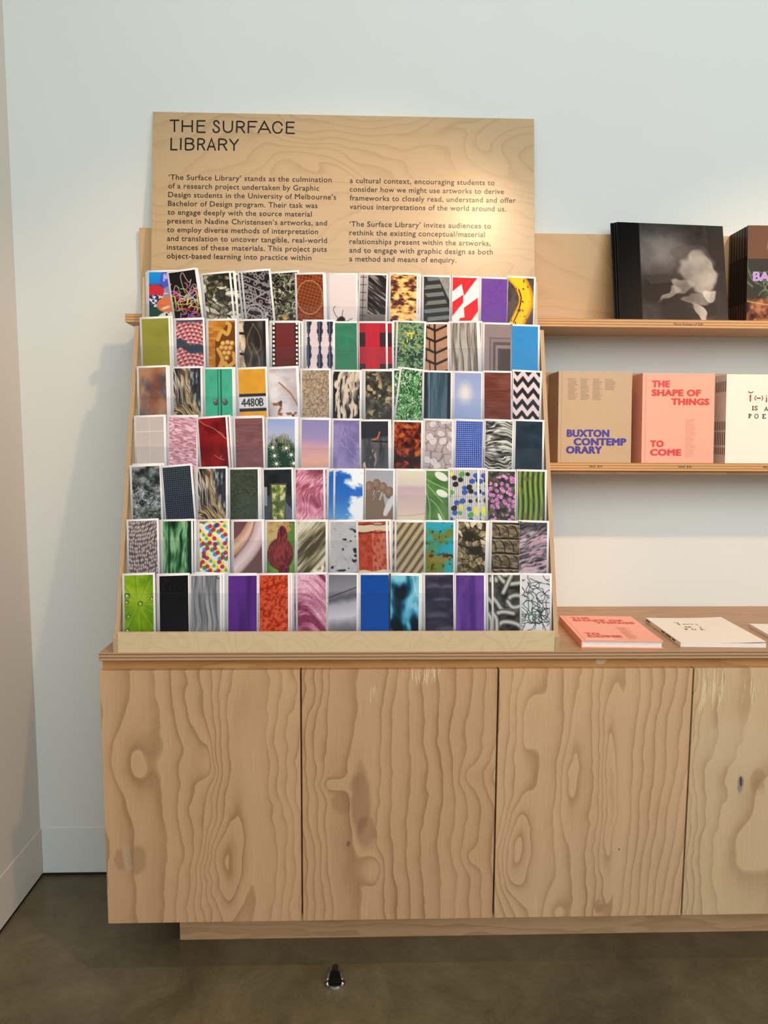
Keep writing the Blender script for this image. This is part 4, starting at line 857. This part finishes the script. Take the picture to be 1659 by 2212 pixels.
for r, row in enumerate(ROWS):
    for n, xb, sb, roll in row:
        st = sb+.148; L = HB+st-.0012; a = math.radians(roll)
        L -= abs(math.sin(a))*CW/2
        o = bpy.data.objects.new('picture_card', card_mesh(n, L)); COL.objects.link(o)
        xb -= max(0, max(xb, xb+.148*math.sin(a))+CW/2*math.cos(a)-1.4792)
        xx = xb-(L-.148)*math.sin(a); d = -.0009*FRONT.get(n, 0)
        put_card(o, r, xx, st-L*math.cos(a), roll, d)
        extra = ' in the '+ROWN[r]+' of the rack' if n == 'fur' else ', '+ROWN[r]
        tag(o, 'white-bordered card showing '+DESC[n]+extra, 'card', GRP); CARDS[(r, n)] = (o, xx, st-L*math.cos(a), roll)
def behind(r, n, dx, ds, droll, k, label):
    o, x, s, roll = CARDS[(r, n)]; c = o.copy(); COL.objects.link(c); put_card(c, r, x+dx, s+ds, roll+droll, .0012+.0009*k)
    tag(c, label, 'card', 'spare picture cards tucked behind the front ones'); return c
SHORT = {k: DESC[k] for k in DESC}
rnd = random.Random(4)
SPEC = {(0, 'gold'): .0062, (1, 'plaid'): .0165, (4, 'sky'): -.0165, (4, 'terrazzo'): .0205, (5, 'brick'): .0078, (6, 'orange'): .0058, (6, 'chain'): -.0130}
for r, row in enumerate(ROWS):
    used = set()
    def bl(n, side): return 'spare card behind the '+SHORT[n]+' card, peeking out '+side+(', '+ROWN[r] if n == 'fur' else '')
    for (n) in [q[0] for q in row]:
        if (r, n) in SPEC:
            dx = SPEC[(r, n)]; behind(r, n, dx, .0, 0, 0, bl(n, 'right' if dx > 0 else 'left')); used.add((n, dx > 0))
    for (a, b) in zip(row[:-1], row[1:]):
        mid = lambda q: CARDS[(r, q[0])][1]+.085*math.sin(math.radians(CARDS[(r, q[0])][3]))
        g = mid(b)-mid(a)-CW
        if g < .0012: continue
        both = g > .0055; first = rnd.random() < .5
        if (both or first) and (a[0], True) not in used: behind(r, a[0], min(g*.55, .009) if both else g*.85, rnd.uniform(-.0005, .002), rnd.uniform(-.5, .5), 1, bl(a[0], 'right'))
        if (both or not first) and (b[0], False) not in used: behind(r, b[0], -min(g*.6, .009) if both else -g*.85, rnd.uniform(-.0005, .002), rnd.uniform(-.5, .5), 2, bl(b[0], 'left'))
behind(0, 'rocks', .0085, .0005, 1.5, 3, 'spare card fanned out right of the crumbly rock card, nearest its edge')
behind(0, 'rocks', .0180, -.0020, 3.5, 4, 'spare card fanned further right behind the crumbly rock card')
behind(0, 'lattice', -.0150, -.0010, 2.0, 5, 'spare card left of the grey lattice card, a strip of its picture showing')
behind(0, 'pebbles', -.0035, -.0022, -.3, 1, 'spare card behind the pebbles card, peeking out left in the top row')
behind(2, 'grass', -.0105, -.0015, -6.5, 1, 'upright spare grass card behind the tilted one')
behind(6, 'greywood', .0030, .0030, 3.5, 4, 'crooked spare card behind the grey wood card, corner sticking up')
behind(5, 'rubble', -.0040, .0010, 1.0, 3, 'spare card behind the tan stone chips card, tilted a little left')
behind(1, 'planks', .0075, .0015, 1.8, 3, 'spare card behind the weathered planks card, sticking up at the right')
behind(3, 'redmarble', .0055, -.0010, .8, 3, 'spare card behind the red marble card, second strip on its right')
behind(4, 'moss', .0015, .0030, 1.6, 3, 'spare card standing taller behind the frosty moss card')
behind(0, 'fly', -.0045, 0, 0, 3, 'spare card behind the insect card, thin strip on its left')
# ------------------------------------------------------------------ books
def hard_book(name, label, cat, W, H, T, cover, loc, rot, group=None, spine=None, ov=.003):
    """front cover faces -y, spine on the left (x = 0), bottom at z = 0"""
    o = thing(name, label, cat, loc, rot, group); b = .0024
    mb = MB(); mb.box(0, W, 0, b, 0, H, bev=.0006).box(0, W, T-b, T, 0, H, bev=.0006).box(0, b, b*.9, T-b*.9, 0, H)
    mb.obj('cover', cover, o)
    MB().box(b, W-ov, b, T-b, ov, H-ov).obj('page_block', M['pages'], o)
    return o
def groove(o, H, mat, x=.009):
    mb = MB(); mb.flatonly = True; mb.stroke([(x, .001), (x, H-.001)], .0012, -.0003); q = mb.obj('hinge_groove', mat, o); return q
M['beige_groove'] = flat('beige_hinge', 'ad9170', .5, .3); M['pink_groove'] = flat('pink_hinge', 'd98c78', .5, .3)
def rows_of_dashes(name, cols, mat, parent, y):
    mb = MB(); mb.flatonly = True; r = random.Random(9)
    for x0, z1, n, dz, wmax, h in cols:
        for k in range(n):
            x = x0; e = x0+wmax*r.uniform(.6, 1.)
            while x < e:
                l = r.uniform(.002, .0045); mb.poly([(x, z1-k*dz), (min(x+l, e), z1-k*dz), (min(x+l, e), z1-k*dz+h), (x, z1-k*dz+h)], y); x += l+.0008
    return mb.obj(name, mat, parent)
lean = -math.atan(.017/.268); ZS = 1.3026
bux = hard_book('hardcover_book', 'beige hardcover with bold violet title, front copy on the lower ledge', 'book', .2105, .2685, .0175, M['beige'], (1.5630, -.1420, ZS), (lean, 0, 0), 'beige hardcovers')
groove(bux, .2685, M['beige_groove'])
u = lambda px: (px-115)/(1362-115)*.2105; zz = lambda py: .2685-(py-85)/(1645-85)*.2585
lettering('title_lettering', [('BUXTON', u(262), u(988), zz(1205), .0212), ('CONTEMP', u(380), u(1278), zz(1350), .0212), ('ORARY', u(252), u(868), zz(1490), .0212)], M['violet_ink'], bux, -.0003, .066, 1.08)
rows_of_dashes('name_list', [(u(275), zz(215), 17, .0036, .030, .0013), (u(487), zz(218), 17, .0036, .029, .0013), (u(695), zz(222), 17, .0036, .028, .0013), (u(905), zz(225), 9, .0036, .030, .0013)], M['grey_ink'], bux, -.0003)
def spares(n, W, H, T, cover, x, z, y0, step, ang, group, names, dxs=0., name='hardcover_book'):
    for k in range(n): hard_book(name, names[k], 'book', W, H, T, cover, (x+dxs*(k+1), y0+step*(k+1), z), (ang, 0, 0), group)
ORD = ['second', 'third', 'fourth', 'fifth', 'sixth', 'rearmost']
def nm(what, n): return [ORD[k if k < n-1 else 5]+' copy of the '+what+', counted from the front' for k in range(n)]
spares(5, .2105, .2685, .0175, M['beige'], 1.5630, ZS, -.1420, .0178, lean, 'beige hardcovers', nm('beige hardcover stack on the lower ledge', 5))
pk = hard_book('hardcover_book', 'pink hardcover with bold red title, front copy on the lower ledge', 'book', .2085, .2650, .0150, M['pink'], (1.8035, -.1420, ZS), (lean, 0, 0), 'pink hardcovers')
groove(pk, .265, M['pink_groove'], .010)
def pink_title(o, W, H):
    s = lambda px: (px-790)/(1288-790)*W; q = lambda py: H-(py-212)/(828-212)*(H-.009)
    lettering('title_lettering', [('THE', s(852), s(978), q(308), .0190), ('SHAPE OF', s(852), s(1193), q(368), .0190), ('THINGS', s(988), s(1252), q(428), .0190), ('TO', s(848), s(943), q(716), .0190), ('COME', s(848), s(1065), q(775), .0190)], M['red_ink'], o, -.0003, .066, 1.08)
    rows_of_dashes('name_list', [(s(1092), q(528), 26, .00425, .032, .0013)], M['red_ink_small'], o, -.0003)
pink_title(pk, .2085, .265)
spares(4, .2085, .2650, .0150, M['pink'], 1.8035, ZS, -.1420, .0156, lean, 'pink hardcovers', nm('pink hardcover stack on the lower ledge', 4))
# soft-cover with arrow symbols
def arrow(mb, x, z, L, w, ang, y):
    c, s = math.cos(ang), math.sin(ang); pts = [(0, -w*.28), (L*.6, -w*.28), (L*.6, -w*.5), (L, 0), (L*.6, w*.5), (L*.6, w*.28), (0, w*.28)]
    mb.poly([(x+a*c-b*s, z+a*s+b*c) for a, b in pts], y)
def soft_book(label, W, H, T, loc, rot, group=None, curl=0., name='softcover_book', spine_print=True, words=True):
    o = thing(name, label, 'book', loc, rot, group)
    MB().box(0, W, .0006, T-.0006, 0, H).obj('page_block', M['pages'], o)
    mb = MB(); n = 14
    fr = [(W*i/n, -(curl*(max(0, i/n-.35)/.65)**2)) for i in range(n+1)]
    pts = fr+[(W, fr[-1][1]+.0006)]+[(x, y+.0006) for x, y in fr[::-1][1:-1]]+[(0.0, T)]+[(W, T), (W, T-.0006)][:0]
    mb.prism([(x, y) for x, y in fr]+[(x, y+.0005) for x, y in fr[::-1]], 'z', 0, H)
    mb.box(-.0004, 0, 0, T, 0, H).box(0, W, T-.0005, T, 0, H); mb.obj('cover', M['white_cover'], o)
    if spine_print:
        mb = MB(); mb.flatonly = True
        for a, b in ((.035, .055), (.062, .10), (.105, .13), (.215, .245)):
            v = [mb.b.verts.new((-.0007, y, z)) for y, z in ((T*.3, a), (T*.7, a), (T*.7, b), (T*.3, b))]; mb.b.faces.new(v)
        mb.obj('spine_lettering', M['spine_print'], o)
    return o
def poem_title(o, W, H, X0, PX, kx, kz, y):
    """symbols and typewriter letters; k = metres per crop pixel, measured from the cover's upper left corner"""
    f = lambda px, py: (X0+(px-PX)*kx, H-(py-155)*kz)
    mb = MB(); mb.flatonly = True; w = .0019
    def L(*p, ww=w): mb.stroke([f(*q) for q in p], ww, y)
    L((678, 490), (700, 510), (722, 517), (748, 510), (770, 490), ww=.0022)
    L((835, 570), (812, 600), (808, 625), (815, 645), (832, 663)); L((945, 570), (965, 600), (968, 625), (962, 645), (942, 663))
    L((1032, 570), (1046, 580), ww=.0026)
    # IS A / POEM with slab serifs
    L((775, 775), (775, 852), ww=.0026); L((758, 776), (792, 776)); L((758, 851), (792, 851))
    L((862, 792), (850, 778), (826, 776), (814, 792), (822, 808), (850, 818), (864, 832), (854, 850), (826, 852), (810, 836)); L((862, 776), (862, 796)); L((810, 832), (810, 852))
    L((1012, 860), (1040, 788), (1068, 860)); L((1022, 838), (1058, 838)); L((1002, 860), (1026, 860)); L((1056, 860), (1080, 860))
    L((705, 930), (705, 1005), ww=.0026); L((686, 931), (735, 932), (746, 948), (735, 966), (706, 968)); L((686, 1004), (726, 1004))
    L((850, 930), (826, 940), (814, 970), (824, 1002), (850, 1012), (876, 1002), (886, 970), (874, 940), (850, 930))
    L((982, 934), (982, 1010), ww=.0026); L((964, 935), (1030, 935), (1030, 952)); L((982, 970), (1012, 970)); L((964, 1010), (1030, 1010), (1030, 990))
    L((1110, 1010), (1112, 935), (1140, 985), (1168, 935), (1172, 1010)); L((1098, 1010), (1124, 1010)); L((1158, 1010), (1184, 1010))
    mb.obj('title_lettering', M['spine_red'], o)
    mb = MB(); mb.flatonly = True
    x, z = f(720, 685); arrow(mb, x, z, (685-535)*kz, .0068, math.pi/2, y); x, z = f(838, 620); arrow(mb, x, z, (938-838)*kx, .0058, 0, y); x, z = f(1040, 603); arrow(mb, x, z, (712-603)*kz, .0056, -math.pi/2, y)
    mb.obj('arrow_symbols', M['dark_red'], o)
ZSs = ZS
wt = soft_book('cream softcover with red arrows and typewriter words, front copy on the lower ledge', .2080, .2640, .0095, (2.0460, -.1420, ZS), (lean, 0, 0), 'cream softcovers')
poem_title(wt, .2080, .2640, 0., 245, .000146, .000146, -.0003)
for k in range(6):
    soft_book(nm('cream softcover stack on the lower ledge', 6)[k], .2080, .2640, .0095, (2.0460, -.1420+.0106*(k+1), ZS), (lean, 0, 0), 'cream softcovers')
# books lying on the worktop: the cover turns up (+z), the spine stays left
LIE = Matrix.Rotation(-math.pi/2, 4, 'X')
def lay(o, x, y, z, T, deg): o.matrix_world = Matrix.Translation((x, y, z+T)) @ Matrix.Rotation(math.radians(deg), 4, 'Z') @ LIE
fp = hard_book('hardcover_book', 'pink hardcover with red title lying flat on the worktop beside the rack', 'book', .2020, .2500, .0190, M['pink'], (0, 0, 0), (0, 0, 0), 'pink hardcovers')
groove(fp, .25, M['pink_groove'], .010); pink_title(fp, .2020, .2500); lay(fp, 1.5543, -.4395, CZ, .0190, -3.0)
M['sticker'] = flat('pale_sticker', 'f0d8d0', .4, .4)
mb = MB(); mb.flatonly = True; mb.poly([(.012, .006), (.085, .006), (.085, .014), (.012, .014)], -.0004); mb.obj('paper_sticker', M['sticker'], fp)
fw = soft_book('cream softcover with arrow symbols lying flat and curling on the worktop', .2120, .2490, .0110, (0, 0, 0), (0, 0, 0), 'cream softcovers', curl=.0045)
poem_title(fw, .2120, .2490, -.0060, 245, .000150, .000150, -.0004); lay(fw, 1.8073, -.4343, CZ, .0110, -2.6)
ft = soft_book('third flat book, pale covered, at the right edge of the worktop', .2000, .2000, .0090, (0, 0, 0), (0, 0, 0), None, spine_print=False, words=False)
lay(ft, 2.068, -.4440, CZ, .0090, -5.0)
# ------------------------------------------------------------------ record sleeves on the upper shelf
def tone(im): return np.where(im <= .04045, im/12.92, ((im+.055)/1.055)**2.4)
def sleeve_print():
    """plain stand-in: soft light and dark forms beside a black band"""
    global X, Y
    ox, oy = X, Y; n = 200; X, Y = np.meshgrid((np.arange(n)+.5)/n, (np.arange(n)+.5)/n)
    im = RP(N(4, 4, 4, 5)*.45+.62*np.exp(-((X-.42)/.28)**2-((Y-.28)/.22)**2), (.1, '2a2522'), (.45, '514a46'), (1, '938c86'))
    im = MX(im, '2b2623', PG((.83, 0), (1, 0), (1, .75), (.9, .6))*.8); im = MX(im, '25201e', EL(.4, .66, .22, .14, 0, .3)*.85); im = MX(im, '3a3430', PG((.24, .52), (.55, .5), (.58, .56), (.3, .6)))
    a = N(5, 5, 9, 4); hx, hy = X, Y; X, Y = hx+.16*(N(4, 4, 21, 3)-.5), hy+.16*(N(4, 4, 22, 3)-.5)
    for cx, cy, rx, ry, ro, c in ((.88, .68, .13, .26, -.3, '332d2a'), (.7, .8, .2, .12, .4, '2b2523'), (.62, .92, .16, .06, 0, '292421'), (.72, .36, .2, .1, .4, '5c544e'), (.75, .5, .13, .18, -.2, 'b8aca2'), (.6, .62, .12, .05, -.8, 'a3988f'), (.47, .7, .09, .04, -.6, 'b3a79c'), (.68, .74, .12, .05, -.4, '8d837b'), (.74, .88, .13, .045, .75, 'c4b7ab'), (.8, .68, .06, .05, .3, 'cdc2b6'), (.3, .95, .1, .04, 0, '6c645e')):
        m = EL(cx, cy, rx, ry, ro, .14); im = MX(im, c, m*(.45+.5*a))
    X, Y = hx, hy; im = MX(im, '070505', SS(.215, .207, X)); X, Y = ox, oy
    return tone(np.clip(im, 0, 1))
la = -math.atan(.085/.303)
SP = sleeve_print()
def sleeve(label, x, y, im, deg):
    o = thing('record_sleeve', label, 'record', (x, y, 1.6992), (la, 0, 0), 'record sleeves on the upper ledge'); o.rotation_euler = Matrix.Rotation(la, 3, 'X').to_4x4().to_3x3().__matmul__(Matrix.Rotation(math.radians(deg), 3, 'Y')).to_euler()
    q = bpy.data.objects.new('printed_front', grid_print('printed_front', .3085, .3130, im, M['cover_print'], None, .0006)); COL.objects.link(q); q.parent = o
    MB().box(0, .3085, .0007, .0048, 0, .313, bev=.001).obj('sleeve_body', M['dark_cover'], o); return o
sleeve('black-and-white record sleeve with black left band, front copy on the upper ledge', 1.7275, -.1405, SP, 1.6)
dk = np.zeros((4, 4, 3))+np.array((.004, .003, .003))
sleeve('second record sleeve, a thin dark edge left of the front one', 1.7225, -.1350, dk, 1.5)
sleeve('rearmost record sleeve, outermost dark edge left of the front one', 1.7160, -.1295, dk, 1.2)
# ------------------------------------------------------------------ dark plant books at the right
def plant_print():
    global X, Y
    ox, oy = X, Y; X, Y = np.meshgrid((np.arange(160)+.5)/160, (np.arange(208)+.5)/160)
    im = FILL('6c4c3a'); im = MX(im, '3a3634', (Y > .43).astype(float)); r = RNG(3)
    m = N(7, 7, 4, 3)
    for i in range(70):
        x, y = r.uniform(0, 1), r.uniform(.62, .95); a = r.uniform(-2.6, -.4); im = MX(im, ['3c5a38', '5a7a4c', '2c4030', '7a8a5c'][i % 4], LN(CURVE([(x, y), (x+.1*math.cos(a), y+.1*math.sin(a)), (x+.22*math.cos(a+.3), y+.18*math.sin(a+.5))], 4), .012)*.8)
    im = MX(im, 'b8906a', LN([(.28, 1.0), (.36, .72), (.4, .5)], .04)); im = MX(im, 'b8c088', LN(CURVE([(.36, 1.0), (.39, .85), (.38, .7)]), .025)); k = SS(.93, 1.0, Y+.08*N(5, 3, 8))
    im = im*(1-k[..., None])+RP(N(12, 12, 9, 4), (.2, '3a221a'), (.6, '7c4c38'), (.85, 'a87450'))*k[..., None]; im = MX(im, 'c8a070', LN(CURVE([(0, .98), (.12, 1.0), (.3, 1.02), (.5, .98)]), .012))
    im = MX(im, 'd0b040', EL(.34, .25, .07, .1, .3, .3)); im = MX(im, 'e4d488', EL(.3, .2, .03, .04)); X, Y = ox, oy
    return tone(np.clip(im, 0, 1))
ba_l = -math.atan(.020/.275)
def plant_book(label, y, im, full):
    o = thing('softcover_book', label, 'book', (2.0860+.0004*full, y, 1.6992), (ba_l, 0, 0), 'dark plant books on the upper ledge')
    if full:
        q = bpy.data.objects.new('printed_front', grid_print('printed_front', .2150, .2790, im, M['cover_print'], None, .0006)); COL.objects.link(q); q.parent = o
        lettering('title_lettering', [('BA', .0155, .0640, .124, .0265)], M['lilac_ink'], o, -.0004, .055, 1.0)
    mb = MB(); mb.box(0, .215, .0007, .0140, 0, .279, bev=.0012); mb.obj('book_body', M['spine_red'], o)
    for a, b, m8 in ((.195, .277, SPM[0]), (.002, .065, SPM[1])):
        mb = MB(); mb.flatonly = True
        mb.b.faces.new([mb.b.verts.new((-.0003, yy, z)) for yy, z in ((.002, a), (.0128, a), (.0128, b), (.002, b))]); mb.obj('printed_spine_band', m8, o)
    return o
SPM = [flat('spine_brown', '3a2420', .35, .3), flat('spine_soil', '3c2420', .4, .3, .3)]
PB = plant_print()
plant_book('dark softcover with lilac letters and a plant photo, front copy on the upper ledge', -.1405, PB, 1)
for k in range(6): plant_book(ORD[k if k < 5 else 5]+' dark plant book behind the front one on the upper ledge', -.1405+.0144*(k+1), None, 0)
# ------------------------------------------------------------------ door stop on the floor
ds = thing('door_stop', 'small chrome door stop with black rubber face on the concrete floor', 'door stop', (.9420, -.470, 0))
def rr(w, h, rt, n=8):                             # upright rounded profile: flat base, domed top
    p = [(-w/2, 0), (w/2, 0), (w/2*.86, h-rt)]
    for i in range(1, n): a = math.pi*i/n; p.append((math.cos(a)*w/2*.86, h-rt+math.sin(a)*rt))
    return p+[(-w/2*.86, h-rt)]
MB().lathe([(.0262, 0), (.0268, .0015), (.0260, .0042), (.0215, .0062)], 32).obj('base_plate', M['chrome'], ds, smooth=False)
MB().prism(rr(.0430, .042, .0185), 'y', -.007, .011).obj('upright', M['chrome'], ds)
MB().prism([(x, z+.0075) for x, z in rr(.0320, .0325, .0150)], 'y', -.0125, -.0072).obj('rubber_face', M['rubber'], ds)
for s in (-1, 1): MB().lathe([(.0042, .0040), (.0042, .0085), (.0022, .0105)], 12, cx=s*.0195, cy=-.0125).obj('screw', M['chrome'], ds)
